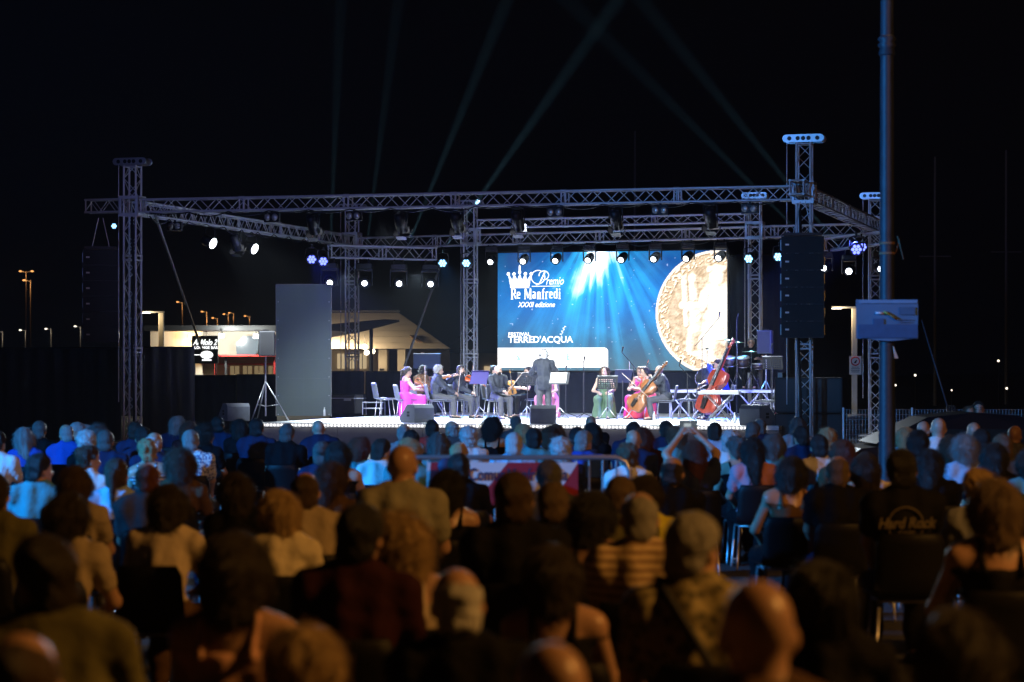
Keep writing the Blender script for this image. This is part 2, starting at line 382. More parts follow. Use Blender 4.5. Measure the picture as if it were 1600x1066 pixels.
def fresnel(P, aim, label):
    t = thing('flood_spotlight', label, 'stage light', P, (0, 0, 0), 'lit spots under the left side truss')
    k = MB(); k.tube([(-.12, 0, -.42), (-.12, 0, -.1), (0, 0, -.02), (.12, 0, -.1), (.12, 0, -.42)], .014, 6); k.build('yoke', blackmetal, t)
    M = aim_rot(aim); c = Vector((0, 0, -.42)); k = MB(); k.lathe([(.05, .2), (.13, .18), (.15, -.12), (.14, -.12), (.135, -.1)], c, 14, rot=M); k.build('can', blackmetal, t)
    k = MB(); k.lathe([(.0001, -.115), (.137, -.115), (.137, -.1), (.0001, -.1)], c, 16, rot=M); k.build('lens', glow_white, t)
fresnel(S(0, 4.6, TZ-.17), (.85, -.5, -.38), 'lit white spotlight under the left side truss, nearer the front')
fresnel(S(0, 7.4, TZ-.17), (.85, -.5, -.38), 'lit white spotlight under the left side truss, farther back')
# light given off by those lamps
WHT = (0.80, 0.90, 1.0)
for i, (a, tb) in enumerate([(2.5, 5.5), (6.0, 4.5), (9.5, 4.5), (13.0, 5.5)]):
    spot('stage_wash_light', S(a, .25, TZ-.45), S(a+(7.8-a)*.25, tb, FZ), 3200, WHT, 72, .7, .12)
spot('stage_blue_light', at(487, 395, 63.6), S(5.0, 5, FZ), 12000, (.04, .07, 1), 48, .6, .1)
spot('stage_blue_light', at(1338, 376, 58), S(11, 8, FZ), 14000, (.06, .1, 1), 55, .6, .1)
for u in (692, 1171): spot('stage_cyan_light', at(u, 402, 66 if u < 900 else 62.5), SP(u+(60 if u < 900 else -60), 8), 7000, (.1, .4, 1), 40, .6, .1)
spot('left_spot_light', S(0, 4.6, TZ-.6)+Vector((.15, -.1, 0)), S(6, 5.0, FZ), 1600, WHT, 45, .5, .12)
spot('left_spot_light', S(0, 7.4, TZ-.6)+Vector((.15, -.1, 0)), S(7, 7.5, FZ), 1600, WHT, 45, .5, .12)
for i, u in enumerate((819, 921, 1024, 1126)):
    spot('rear_head_light', at(u, 392-i*2, 67.0-i*1.1), SP(u-90+i*20, 2.2), 7500, (.78, .9, 1), 46, .6, .09)
for i, u in enumerate((540, 650)): spot('rear_head_light', at(u, 426, 66.8), SP(u+30, 4.0), 4500, (.7, .86, 1), 50, .6, .09)
BEAM = (.35, .8, 1.0)
def beam(u0, v0, u1, v1, Y, p, dy=0.0, deg=4.2):
    A = at(u0+(u1-u0)*.05, v0+(v1-v0)*.05, Y-.5); B_ = at(u1, v1, Y-.5+dy); spot('beam_light', A, B_, p, BEAM, deg, 1.0, .03)
beam(515, 418, 532, 0, 67.3, 190000); beam(569, 418, 622, 0, 67.6, 190000); beam(623, 420, 792, 0, 67.9, 380000); beam(672, 420, 965, 0, 68.2, 560000)
beam(1290, 404, 925, 39, 59.3, 210000); beam(1327, 406, 1010, 10, 59.3, 260000)

# ---------------------------------------------------------------- the video screen
def fbm(x, y, seed, oct_=4, f=1.0):
    r = np.random.RandomState(seed); out = np.zeros_like(x); amp = 1.0; tot = 0
    for o in range(oct_):
        G = r.rand(64, 64); X = x*f; Y = y*f; xi = np.floor(X).astype(int); yi = np.floor(Y).astype(int); fx = X-xi; fy = Y-yi
        fx = fx*fx*(3-2*fx); fy = fy*fy*(3-2*fy); g_ = lambda i, j: G[i % 64, j % 64]
        out += amp*((g_(xi, yi)*(1-fx)+g_(xi+1, yi)*fx)*(1-fy)+(g_(xi, yi+1)*(1-fx)+g_(xi+1, yi+1)*fx)*fy); tot += amp; amp *= .5; f *= 2.03
    return out/tot
SB = 14.7; sL, sR = a_of(779, SB), a_of(1137, SB)
scr_w = sR-sL; scr_c = S((sL+sR)/2, SB); k_ = scr_c.y/F; z1 = EYE+(VH-393.5)*k_; z0 = EYE+(VH-579)*k_; scr_h = z1-z0
sc_ = thing('video_screen', 'large LED video screen with blue light rays and a cream medallion', 'screen', (scr_c.x, scr_c.y, z0), (0, 0, STAGE_RZ))
NX, NY = 420, 216
gx, gy = np.meshgrid(np.linspace(0, 1, NX+1), np.linspace(0, 1, NY+1)); asp = scr_h/scr_w
x = gx; y = 1-gy                 # y down from the top, 0..1
ox, oy = .445, -.35; dx = x-ox; dy = (y-oy)*asp; ang = np.arctan2(dx, dy); rad = np.hypot(dx, dy)
ray = fbm(ang*7+3, rad*.6, 3, 4, 2.2); ray = np.clip((ray-.38)*3, 0, 1.6); cen = np.exp(-(ang/.55)**2); fall = np.exp(-np.clip(y, 0, 1)*1.9)
cl = fbm(x*6, y*3.4, 8, 5, 1.3)
I = (ray*1.25*cen+np.clip(cl-.42, 0, 1)*2.2*np.exp(-(ang/.75)**2))*fall
I += 1.2*np.exp(-((x-.445)/.06)**2-(y/.22)**2)+.9*np.exp(-((x-.40+.16*y)/.028)**2-((y-.3)/.28)**2)+.55*np.exp(-((x-.535)/.025)**2-((y-.33)/.2)**2)
base = np.stack([.008+.085*y**2, .045+.11*np.exp(-((y-.45)/.35)**2)+.10*y*y, .22+.34*np.exp(-((y-.42)/.3)**2)-.02*y*y], -1)
side = np.clip((.20-x)/.2, 0, 1)[..., None]*np.clip(1-y, 0, 1)[..., None]; base = base*(1-side*.45)
col = base+I[..., None]*np.array([.03, .50, .85])+np.clip(I-.75, 0, 9)[..., None]*np.array([1.3, .9, .6])
stars = (fbm(x*90, y*50, 12, 1) > .93) & (fbm(x*170, y*88, 13, 1) > .6); col[stars] += .35
# medallion: a raised relief, lit from the upper left
mx_, my_, mr = .956, .52*asp, .262; px = x-mx_; py = y*asp-my_; rr = np.hypot(px, py)/mr
X = x*1585; Y = y*840
def cap_(x0, y0, x1, y1, r):
    vx, vy = x1-x0, y1-y0; t = np.clip(((X-x0)*vx+(Y-y0)*vy)/(vx*vx+vy*vy), 0, 1); d = np.hypot(X-x0-t*vx, Y-y0-t*vy); return np.clip(1-d/r, 0, 1)**.6
H = np.zeros_like(x)
for q in [(1515, 150, 1515, 215, 52, 1), (1470, 135, 1560, 135, 26, 1.1), (1515, 300, 1510, 560, 100, .8), (1440, 310, 1425, 400, 42, 1), (1290, 385, 1430, 395, 34, 1.1), (1292, 120, 1312, 520, 22, 1), (1368, 440, 1368, 560, 52, .7), (1470, 540, 1440, 800, 70, .8), (1350, 190, 1362, 340, 30, .6), (1340, 600, 1330, 760, 30, .6), (1310, 725, 1400, 725, 30, .5), (1585, 300, 1585, 620, 60, .6)]:
    H = np.maximum(H, cap_(*q[:5])*q[5])
n1 = fbm(X/26, Y/26, 21, 3); n2 = fbm(X/11, Y/11, 22, 2); H += .5*n1+.16*n2
rim = (rr > .80) & (rr < .95); H = np.where(rim, .25+np.clip(fbm(X/13, Y/13, 31, 2)-.5, 0, 1)*3.2, H); H = np.where(rr >= .95, .8, H)
gyH, gxH = np.gradient(H); sh = np.clip(.92+(gxH*.8+(-gyH)*1.0)*2.3-.55*np.clip(.42-H, 0, 1), .1, 1.5)*np.where(rr < .80, .92+.3*np.clip(H-.35, -.6, .7), 1)
tint = np.clip((sh-.35)/.75, 0, 1)[..., None]; hh_ = np.clip((H-.22)*1.5, 0, 1)[..., None]; med = ((1-hh_)*np.array([.92, .72, .49])+hh_*np.array([1.28, 1.2, 1.04]))*(.34*np.array([1, .72, .5])*(1-tint)+tint)
col = np.where((rr < 1)[..., None], med, col)
wp = (x < .487) & (y > .807) & (y < .975); cx_, cy_ = .487-.02, .807+.02/asp
corner = (x > cx_) & (((x-cx_)**2+((np.minimum(y, cy_)-cy_)*asp)**2 > .0004) & (y < cy_)); wp &= ~corner
col[wp] = (1.5, 1.5, 1.5)
for lx, lc in [(.05, (.8, .9, 1)), (.09, (.45, .8, .75)), (.19, (.85, .85, .9)), (.25, (.8, .85, .9)), (.315, (.45, .85, .7)), (.40, (.85, .8, .75))]:
    lm = (np.abs(x-lx) < .012) & (np.abs(y-.885) < .028) & (fbm(x*200, y*100, 5, 1) > .45); col[lm] = lc
cr = np.zeros_like(x, bool)      # crown
U, V = X, Y
trap = (U > 74+(V-150)*.17) & (U < 238-(V-150)*.17) & (V < 250); cr |= trap & (V > 205)
for q in (75, 115, 155, 195, 236): cr |= trap & (V > 150) & (np.abs(U-q-(155-q)*.18*np.clip((V-150)/60, 0, 1)) < (V-150)*.38)
for q in (75, 115, 155, 195, 236): cr |= np.hypot(U-q, V-(150 if q != 155 else 138)) < 11
cr |= (np.abs(U-155) < 5) & (np.abs(V-120) < 28)
col[cr] = (1.6, 1.6, 1.6); col[cr & (U > 160) & (V > 195) & ((V/7).astype(int) % 2 == 0)] = (1.2, 1.0, .95)
vx = np.stack([(gx-.5)*scr_w, np.zeros_like(gx)-.08, gy*scr_h], -1).reshape(-1, 3)
idx = np.arange((NX+1)*(NY+1)).reshape(NY+1, NX+1); quads = np.stack([idx[:-1, :-1], idx[:-1, 1:], idx[1:, 1:], idx[1:, :-1]], -1).reshape(-1, 4)
me = bpy.data.meshes.new('display_face'); me.from_pydata(vx.tolist(), [], quads.tolist())
at_ = me.color_attributes.new('pic', 'FLOAT_COLOR', 'POINT'); at_.data.foreach_set('color', np.concatenate([np.clip(col, 0, 4), np.ones((NY+1, NX+1, 1))], -1).reshape(-1).astype(np.float32))
m = emit('screen_picture', (1, 1, 1), 1.4); nt = m.node_tree; an = nt.nodes.new('ShaderNodeVertexColor'); an.layer_name = 'pic'
nt.links.new(an.outputs[0], [n_ for n_ in nt.nodes if n_.type == 'EMISSION'][0].inputs[0])
me.materials.append(m); link('display_face', me, sc_)
k = MB(); k.box((0, .06, scr_h/2), (scr_w+.06, .24, scr_h+.06)); k.build('cabinet_frame', blackmetal, sc_)
wt = emit('screen_white_print', (1, 1, 1), 2.0)
def scr_put(me, px_, py_, name):
    # px_, py_ in the screen's own 1585 x 840 units
    link(name, me, sc_, ((px_/1585-.5)*scr_w, -.086, (1-py_/840)*scr_h), (R(90), 0, 0))
UN = scr_w/1585
SER = {'R': ([('v', 8, 0, 70, 14), ('h', 8, 66, 34, 6), ('h', 8, 33, 34, 6), ('v', 38, 36, 66, 12), ('d', 26, 34, 46, 0, 12)], 56),
 'e': ([('v', 4, 8, 42, 12), ('h', 8, 42, 24, 6), ('h', 8, 23, 28, 5), ('h', 8, 2, 28, 6), ('v', 28, 24, 42, 9)], 44),
 'M': ([('v', 6, 0, 70, 7), ('v', 54, 0, 70, 14), ('d', 10, 70, 32, 4, 12), ('d', 58, 70, 34, 4, 6)], 76),
 'a': ([('v', 24, 2, 42, 12), ('h', 6, 43, 22, 6), ('h', 6, 24, 22, 5), ('v', 3, 4, 24, 11), ('h', 6, 1, 20, 6)], 44),
 'n': ([('v', 5, 0, 47, 11), ('h', 12, 42, 18, 6), ('v', 27, 0, 42, 11)], 46), 'f': ([('v', 8, 0, 64, 11), ('h', 14, 66, 16, 6), ('h', 1, 43, 26, 5)], 32),
 'r': ([('v', 5, 0, 47, 11), ('h', 14, 41, 16, 8)], 34), 'd': ([('v', 26, 0, 70, 11), ('h', 8, 42, 20, 6), ('v', 3, 6, 40, 11), ('h', 8, 1, 20, 6)], 46),
 'i': ([('v', 6, 0, 47, 11), ('v', 6, 56, 68, 11)], 24), ' ': ([], 28)}
def serif_text(s, unit):
    k = MB(); x_ = 0; foot = 'RMnfri'
    for ch in s:
        for g_ in SER[ch][0]:
            if g_[0] == 'v':
                k.prism([(x_+g_[1], g_[2]), (x_+g_[1]+g_[4], g_[2]), (x_+g_[1]+g_[4], g_[3]), (x_+g_[1], g_[3])], 0, .004/unit)
                if ch in foot and g_[2] == 0: k.prism([(x_+g_[1]-4, -4), (x_+g_[1]+g_[4]+4, -4), (x_+g_[1]+g_[4]+4, 0), (x_+g_[1]-4, 0)], 0, .004/unit)
            elif g_[0] == 'h': k.prism([(x_+g_[1], g_[2]-.2), (x_+g_[1]+g_[3], g_[2]-.2), (x_+g_[1]+g_[3], g_[2]+g_[4]), (x_+g_[1], g_[2]+g_[4])], .001/unit, .005/unit)
            else: k.prism([(x_+g_[1], g_[2]), (x_+g_[1]+g_[5], g_[2]), (x_+g_[3]+g_[5], g_[4]), (x_+g_[3], g_[4])], .0005/unit, .0045/unit)
        x_ += SER[ch][1]
    k.v = [(a*unit, b_*unit, c*unit) for a, b_, c in k.v]
    return k.mesh('title_text', wt), x_*unit
me, wid = serif_text('Re Manfredi', UN*.98); me.transform(Matrix.Diagonal((355*UN/wid, 1, 1, 1))); scr_put(me, 90, 328, 'title_lettering')
scr_put(text_mesh('remio', 78*UN, wt, 'script_text', 'LEFT', .002, .0, .66, .35), 338, 205, 'script_lettering')
k = MB()                                   # swash capital P with loops
def arc(cx, cy, rx, ry, a0, a1, n=18): return [Vector((cx+rx*math.cos(R(a0+(a1-a0)*i/n)), cy+ry*math.sin(R(a0+(a1-a0)*i/n)), 0))*UN for i in range(n+1)]
k.tube(arc(0, 0, 48, 46, 60, 400), [.006]+[.012]*17+[.006], 5); k.tube(arc(40, 12, 34, 30, -100, 190), .012, 5); k.tube([Vector((48, 34, 0))*UN, Vector((26, -10, 0))*UN, Vector((10, -44, 0))*UN, Vector((-14, -52, 0))*UN], .018, 5)
scr_put(k.mesh('swash_text', wt), 285, 175, 'swash_capital')
k = MB(); k.prism([(-100, -2), (100, -2), (100, 2), (-100, 2)], 0, .003/UN); k.v = [(a*UN, b_*UN, c*UN) for a, b_, c in k.v]; scr_put(k.mesh('rule', wt), 340, 240, 'underline')
scr_put(text_mesh('XXXII edizione', 50*UN, wt, 'edition_text', 'CENTER', .002, .002, .82, .3), 272, 372, 'edition_lettering')
scr_put(text_mesh('FESTIVAL', 33*UN, wt, 'festival_text', 'LEFT', .002, .003, 1.12, 0, 1.05), 74, 582, 'festival_lettering')
scr_put(text_mesh("TERRED'ACQUA", 62*UN, wt, 'festival_text', 'LEFT', .002, .004, 1.0), 74, 622, 'festival_lettering')
k = MB()
for i in range(6): k.ball(Vector((445+i*5+(6 if i % 2 else -4)-455, 10+i*10, 0))*UN, (.02, .014, .004), 6)
k.tube([Vector((-8, 0, 0))*UN, Vector((18, 66, 0))*UN], .006, 4); scr_put(k.mesh('wheat_ear', wt), 455, 592, 'wheat_ear_mark')
sk = thing('screen_base_drape', 'dark drape under the video screen', 'drape', S((sL+sR)/2, SB, FZ), (0, 0, STAGE_RZ))
def drape_mesh(w_, h_, folds, amp, n=None):
    k = MB(); n = n or folds*6
    vs = []
    for i in range(n+1):
        xx = -w_/2+w_*i/n; yy = amp*math.sin(i/n*folds*2*math.pi)+amp*.5*math.sin(i/n*folds*4.7+1)
        vs += [(xx, yy, 0), (xx, yy*.6, h_)]
    k.add(vs, [(2*i, 2*i+2, 2*i+3, 2*i+1) for i in range(n)], 0, True)
    vs2 = [(a_, b_+.012, c) for a_, b_, c in vs]; k.add(vs2, [(2*i+1, 2*i+3, 2*i+2, 2*i) for i in range(n)], 0, True); return k
drape_mesh(scr_w, z0-FZ-.05, 14, .03).build('cloth', navycloth, sk)

# cables on the rig
cabm = mat('cable_black', (.012, .012, .012), .6)
def cable(pts, label, r=.014):
    o = Vector(pts[0]); t = thing('power_cable', label, 'cable', o, group='cables on the rig'); k = MB(); k.tube([Vector(p)-o for p in pts], r, 6); k.build('cable', cabm, t)
def swag(A, B, n, drop, seed):
    r = random.Random(seed); out = []
    for i in range(n):
        a = A.lerp(B, i/n); b = A.lerp(B, (i+1)/n); d = drop*r.uniform(.3, 1.3)
        for j in range(6): q = j/6; c = a.lerp(b, q); c.z -= d*4*q*(1-q); out.append(c)
    return out+[B]
cable(swag(S(.5, -.16, TZ-.17), S(SW-.5, -.16, TZ-.17), 15, .09, 1), 'black cable looping along the front truss between the lamps')
cable(swag(S(.16, .6, TZ-.19), S(.16, 14.3, TZ-.19), 12, .12, 2), 'black cable looping along the left side truss')
cable(swag(Z(RL+rd*.5, TZ-.26), Z(RR-rd*.5, TZ-.26), 18, .09, 3), 'black cable looping along the rear truss over the screen')
cable([S(.1, -.19, z)+WD*(.03*math.sin(z*2.1)) for z in (.1, .8, 1.5, 2.2, 3, 3.8, 4.6, 5.3)], 'black cable bundle running down the left front tower', .03)
cable([S(SW-.08, -.19, z)+WD*(.03*math.sin(z*1.7)) for z in (.1, .8, 1.5, 2.2, 3, 3.8, 4.6, 5.3)], 'black cable bundle running down the right front tower', .03)
# ================================================================ people: smooth-blended bodies meshed with surface nets
def surface_nets(sd, org, h):
    ins = sd < 0; n0, n1, n2 = sd.shape; c0, c1, c2 = n0-1, n1-1, n2-1
    cnt = np.zeros((c0, c1, c2), np.float32); pos = np.zeros((c0, c1, c2, 3), np.float32)
    off = [(i, j, k) for i in (0, 1) for j in (0, 1) for k in (0, 1)]
    for a in off:
        for ax in range(3):
            if a[ax]: continue
            b = list(a); b[ax] = 1
            sa = sd[a[0]:a[0]+c0, a[1]:a[1]+c1, a[2]:a[2]+c2]; sb = sd[b[0]:b[0]+c0, b[1]:b[1]+c1, b[2]:b[2]+c2]
            x = (sa < 0) != (sb < 0); t = np.where(x, sa/np.where(x, sa-sb, 1), 0)
            cnt += x
            for d in range(3): pos[..., d] += np.where(x, a[d]+(t if d == ax else 0), 0)
    act = cnt > 0; ids = -np.ones(act.shape, np.int64); ids[act] = np.arange(act.sum())
    ijk = np.argwhere(act); V = (ijk+pos[act]/cnt[act][:, None])*h+np.array(org)
    Q = []
    for ax in range(3):
        o1, o2 = (ax+1) % 3, (ax+2) % 3
        sl = [slice(None)]*3; sl[ax] = slice(0, sd.shape[ax]-1); A = ins[tuple(sl)]; sl[ax] = slice(1, None); B = ins[tuple(sl)]
        e = np.argwhere(A != B); e = e[(e[:, o1] > 0) & (e[:, o2] > 0) & (e[:, o1] < sd.shape[o1]-1) & (e[:, o2] < sd.shape[o2]-1)]
        if not len(e): continue
        q = []
        for d1, d2 in ((-1, -1), (0, -1), (0, 0), (-1, 0)):
            c = e.copy(); c[:, o1] += d1; c[:, o2] += d2; q.append(ids[c[:, 0], c[:, 1], c[:, 2]])
        q = np.stack(q, 1); fl = ~A[e[:, 0], e[:, 1], e[:, 2]]; q[fl] = q[fl][:, ::-1]; Q.append(q)
    return V, np.concatenate(Q)
class SDF:
    def __init__(s, lo, hi, h):
        s.h = h; s.lo = np.array(lo, float); n = np.ceil((np.array(hi)-s.lo)/h).astype(int)+1
        ax = [s.lo[i]+h*np.arange(n[i]) for i in range(3)]
        s.P = np.stack(np.meshgrid(*ax, indexing='ij'), -1).astype(np.float32); s.d = np.full(s.P.shape[:3], 9.0, np.float32)
    def _win(s, lo, hi):
        a = np.clip(np.floor((np.array(lo)-s.lo)/s.h).astype(int), 0, np.array(s.d.shape)-1); b = np.clip(np.ceil((np.array(hi)-s.lo)/s.h).astype(int)+1, 1, s.d.shape)
        return tuple(slice(a[i], max(b[i], a[i]+1)) for i in range(3))
    def _mix(s, w, d, k):
        o = s.d[w]; hh = np.clip(.5+.5*(o-d)/k, 0, 1); s.d[w] = o*(1-hh)+d*hh-k*hh*(1-hh)
    def cap(s, a, b, ra, rb=None, k=.03):
        rb = ra if rb is None else rb; a = np.array(a, float); b = np.array(b, float); m = max(ra, rb)+k*2+.04
        w = s._win(np.minimum(a, b)-m, np.maximum(a, b)+m); P = s.P[w]; v = b-a
        t = np.clip(((P-a)@v)/max(v@v, 1e-9), 0, 1); d = np.linalg.norm(P-a-t[..., None]*v, axis=-1)-(ra+(rb-ra)*t); s._mix(w, d.astype(np.float32), k); return s
    def ell(s, c, r, M=None, k=.03):
        c = np.array(c, float); r = np.array(r, float); m = r.max()+k*2+.04; w = s._win(c-m, c+m); P = s.P[w]-c
        if M is not None: P = P@np.array(M)
        k0 = np.linalg.norm(P/r, axis=-1); k1 = np.linalg.norm(P/(r*r), axis=-1); d = k0*(k0-1)/np.maximum(k1, 1e-6); s._mix(w, d.astype(np.float32), k); return s
    def plane(s, p, n):      # keep the side n points away from
        s.d = np.maximum(s.d, ((s.P-np.array(p, np.float32))@np.array(n, np.float32))); return s
    def noise(s, amp, freq, seed=0, zf=1.0):
        r = np.random.RandomState(seed); d = np.zeros_like(s.d)
        for i in range(5):
            v = r.randn(3)*freq*np.array([1, 1, zf]); d += np.sin(s.P@v.astype(np.float32)+r.rand()*6.28)
        s.d += (amp/2.2)*d; return s
    def mesh(s, name, extra=None):
        V, Q = surface_nets(s.d, s.lo, s.h); V = V.tolist(); Q = Q.tolist()
        if extra is not None:
            o = len(V); V += extra.v; Q += [[i+o for i in f] for f in extra.f]
        me = bpy.data.meshes.new(name); me.from_pydata(V, [], Q); me.polygons.foreach_set('use_smooth', [True]*len(me.polygons)); me.update(); return me

def ik(a, c, l1, l2, pole):
    a, c = Vector(a), Vector(c); d = c-a; L = min(d.length, (l1+l2)*.998); dn = d.normalized(); c = a+dn*L
    x = (l1*l1-l2*l2+L*L)/(2*L); hgt = math.sqrt(max(l1*l1-x*x, 0)); p = Vector(pole); p = (p-dn*p.dot(dn)).normalized()
    return a+dn*x+p*hgt, c
def make_pose(sex='M', stand=False, lean=0.0, side=0.0, head=(0, 0, 0), hands=None, seat=.47, knees=None, feet=None, twist=0):
    # local frame: x to the person's right, y forward, z up, feet on z=0; hands = (left target, right target)
    J = {}; shw = .185 if sex == 'M' else .165; pel = Vector((0, 0, (.93 if stand else seat+.085)))
    up = Vector((math.sin(R(side)), math.sin(R(lean)), math.cos(R(lean)))).normalized(); tl = .50 if sex == 'M' else .465
    J['pel'] = pel; J['mid'] = pel+up*tl*.45+Vector((0, -.012, 0)); J['chest'] = pel+up*tl*.72; J['neck'] = pel+up*tl; rt = Vector((math.cos(R(twist)), math.sin(R(twist)), 0)); rt = (rt-up*rt.dot(up)).normalized()
    J['up'] = up; J['rt'] = rt; J['sex'] = sex; J['stand'] = stand
    hu = (up*.7+Vector((0, 0, .3))).normalized(); J['head'] = J['neck']+hu*.152+Vector((0, .032, 0))
    J['hm'] = (Matrix.Rotation(R(head[2]), 3, 'Z')@Matrix.Rotation(R(head[0]), 3, 'X')@Matrix.Rotation(R(head[1]), 3, 'Y'))
    for i, s_ in ((0, -1), (1, 1)):
        sh = J['neck']+rt*shw*s_-up*.065; J['sh', i] = sh
        tgt = hands[i] if hands else ((s_*.22, .02, .82) if stand else (s_*.13, .36, .63))
        el, wr = ik(sh, tgt, .285, .255, (s_*1.0, -.5, -.9)); J['el', i] = el; J['wr', i] = wr
        hp = pel+Vector((s_*.09, 0, -.02)); J['hip', i] = hp
        ft = Vector(feet[i]) if feet else (Vector((s_*.11, -.02, .09)) if stand else Vector((s_*.13, .44, .09)))
        kn, an = ik(hp, ft, .43, .40, (s_*.1, 1, .6)); J['kn', i] = kn; J['an', i] = an
    return J
def fingers(J):
    k = MB()
    for i, s_ in ((0, -1), (1, 1)):
        wr, el = J['wr', i], J['el', i]; d = (wr-el).normalized(); up = Vector((0, 0, 1)) if abs(d.z) < .9 else Vector((0, 1, 0)); sd = d.cross(up).normalized(); dn = -sd.cross(d).normalized()
        if dn.z > 0: dn = -dn
        for f, (o, L) in enumerate(((-.03, .066), (-.01, .078), (.01, .073), (.029, .056))):
            b = wr+d*.088+sd*o; k.tube([b-d*.025, b+d*L*.45+dn*.008, b+d*L*.72+dn*.028, b+d*L*.85+dn*.05], [.0095, .009, .0085, .007], 6)
        th = wr+d*.04+sd*(-.032*s_); k.tube([th-d*.02, th+d*.02-sd*.028*s_+dn*.01, th+d*.05-sd*.035*s_+dn*.02], [.012, .0105, .008], 6)
    return k
def bbox(J, m=.2):
    pts = [v for v in J.values() if isinstance(v, Vector) and v.length > 0 and v is not J['up'] and v is not J['rt']]
    lo = [min(p[i] for p in pts)-m for i in range(3)]; hi = [max(p[i] for p in pts)+m for i in range(3)]; lo[2] = -.02; return lo, hi
def torso(s, J, g=0.0, k=.05):
    M = J['sex'] == 'M'; up, rt = J['up'], J['rt']; fw = up.cross(rt); B = np.array([list(rt), list(fw), list(up)]).T
    s.ell(J['pel']+Vector((0, -.01, .02)), (.165+g, .125+g, .12+g), B, k); s.ell(J['mid'], ((.148 if M else .125)+g, (.112 if M else .10)+g, .17+g), B, k)
    s.ell(J['chest'], ((.172 if M else .148)+g, .115+g, .165+g), B, k); s.cap(J['sh', 0]+up*.012+rt*.03, J['sh', 1]+up*.012-rt*.03, .058+g, k=k)
    for i, sg in ((0, 1), (1, -1)): s.cap(J['neck']+up*.012+rt*.035*-sg, J['sh', i]+up*.02, .05+g, .05+g, k)
    if not M:
        for sg in (-1, 1): s.ell(J['chest']+fw*.085+rt*.07*sg-up*.03, (.06+g, .055+g, .06+g), B, .03)
def make_body(J, h=.0145, name='body'):
    lo, hi = bbox(J); s = SDF(lo, hi, h); torso(s, J)
    up = J['up']; HC = J['head']; HM = J['hm']; B = np.array(HM)
    hp = lambda x, y, z: HC+HM@Vector((x, y, z))
    s.cap(J['neck']-up*.03, hp(0, -.015, -.06), .064 if J['sex'] == 'M' else .054, .058 if J['sex'] == 'M' else .048, .03)
    for i in (0, 1):
        s.cap(J['sh', i], J['el', i], .05, .04, .03); s.cap(J['el', i], J['wr', i], .041, .028, .02)
        d = (J['wr', i]-J['el', i]).normalized(); s.cap(J['wr', i], J['wr', i]+d*.075, .03, .034, .02)
        s.cap(J['hip', i], J['kn', i], .088, .06, .04); s.cap(J['kn', i], J['an', i], .058, .04, .03); s.cap(J['an', i]+Vector((0, -.02, -.04)), J['an', i]+Vector((0, .15, -.058)), .042, .032, .02)
    s.ell(hp(0, -.012, .03), (.079, .097, .092), B, .02); s.ell(hp(0, .022, -.045), (.064, .072, .075), B, .03)
    s.ell(hp(0, .092, -.03), (.016, .022, .026), B, .015); s.ell(hp(0, .055, -.095), (.03, .03, .025), B, .02)
    for sg in (-1, 1): s.ell(hp(.081*sg, -.008, -.012), (.013, .022, .034), B, .008)
    return s.mesh(name, fingers(J))
def make_top(J, kind, h=.0145):
    lo, hi = bbox(J); s = SDF(lo, hi, h); g = {'tee': .014, 'shirt': .016, 'jacket': .024, 'strap': .010, 'dress': .010}[kind]; torso(s, J, g, .05); up = J['up']
    slv = {'tee': .55, 'shirt': .62, 'jacket': 2, 'strap': 0, 'dress': 0}[kind]
    if slv:
        for i in (0, 1):
            if slv >= 2: s.cap(J['sh', i], J['el', i], .05+g, .045+g, .04); s.cap(J['el', i], J['el', i].lerp(J['wr', i], .93), .042+g, .033+g, .02)
            else: s.cap(J['sh', i], J['sh', i].lerp(J['el', i], slv), .052+g, .05+g, .03)
    if kind in ('shirt', 'jacket'): s.cap(J['neck']+up*.005, J['neck']+up*.035+Vector((0, .008, 0)), .066, .062, .012)
    if kind == 'jacket' and J['stand']: s.cap(J['pel'], J['pel']-Vector((0, 0, .13)), .16, .175, .06)
    s.noise(.006, 24, 3, .6); s.noise(.003, 55, 5, .5)
    if kind in ('strap', 'dress'): s.plane(J['chest']+up*.045, up)
    if kind in ('strap', 'dress'):
        rt = J['rt']; fw = up.cross(rt)
        for sg in (-1, 1):
            pts = [J['chest']+up*.03+rt*.09*sg+fw*.12, J['neck']+rt*.09*sg+fw*.045+up*.025, J['neck']+rt*.09*sg-fw*.045+up*.025, J['chest']+up*.03+rt*.085*sg-fw*.125]
            for a, b in zip(pts, pts[1:]): s.cap(a, b, .014, k=.008)
    if not J['stand']: s.plane((0, 0, J['pel'].z-.075), (0, 0, -1))
    elif kind != 'jacket': s.plane((0, 0, J['pel'].z-.12), (0, 0, -1))
    else: s.plane((0, 0, J['pel'].z-.19), (0, 0, -1))
    return s.mesh('top')
def make_trousers(J, h=.017, short=False):
    lo, hi = bbox(J); s = SDF(lo, hi, h); g = .014; s.ell(J['pel']+Vector((0, -.01, .0)), (.165+g, .125+g, .11+g), None, .05)
    for i in (0, 1):
        s.cap(J['hip', i], J['kn', i], .09+g, .065+g, .05)
        if not short: s.cap(J['kn', i], J['kn', i].lerp(J['an', i], .93), .064+g, .05+g, .03)
    s.noise(.005, 16, 5); s.plane((0, 0, J['pel'].z+.09), (0, 0, 1)); return s.mesh('trousers')
def make_shoe(J, i):
    k = MB()
    for i in (i,):
        a = J['an', i]
        k.hull([a+Vector(p) for p in ((-.045, -.065, -.085), (.045, -.065, -.085), (-.05, .16, -.085), (.05, .16, -.085), (0, .21, -.08), (-.04, -.06, -.02), (.04, -.06, -.02), (-.04, .10, -.035), (.04, .10, -.035), (0, .19, -.05))], 0, True)
    return k.mesh('shoe', [])
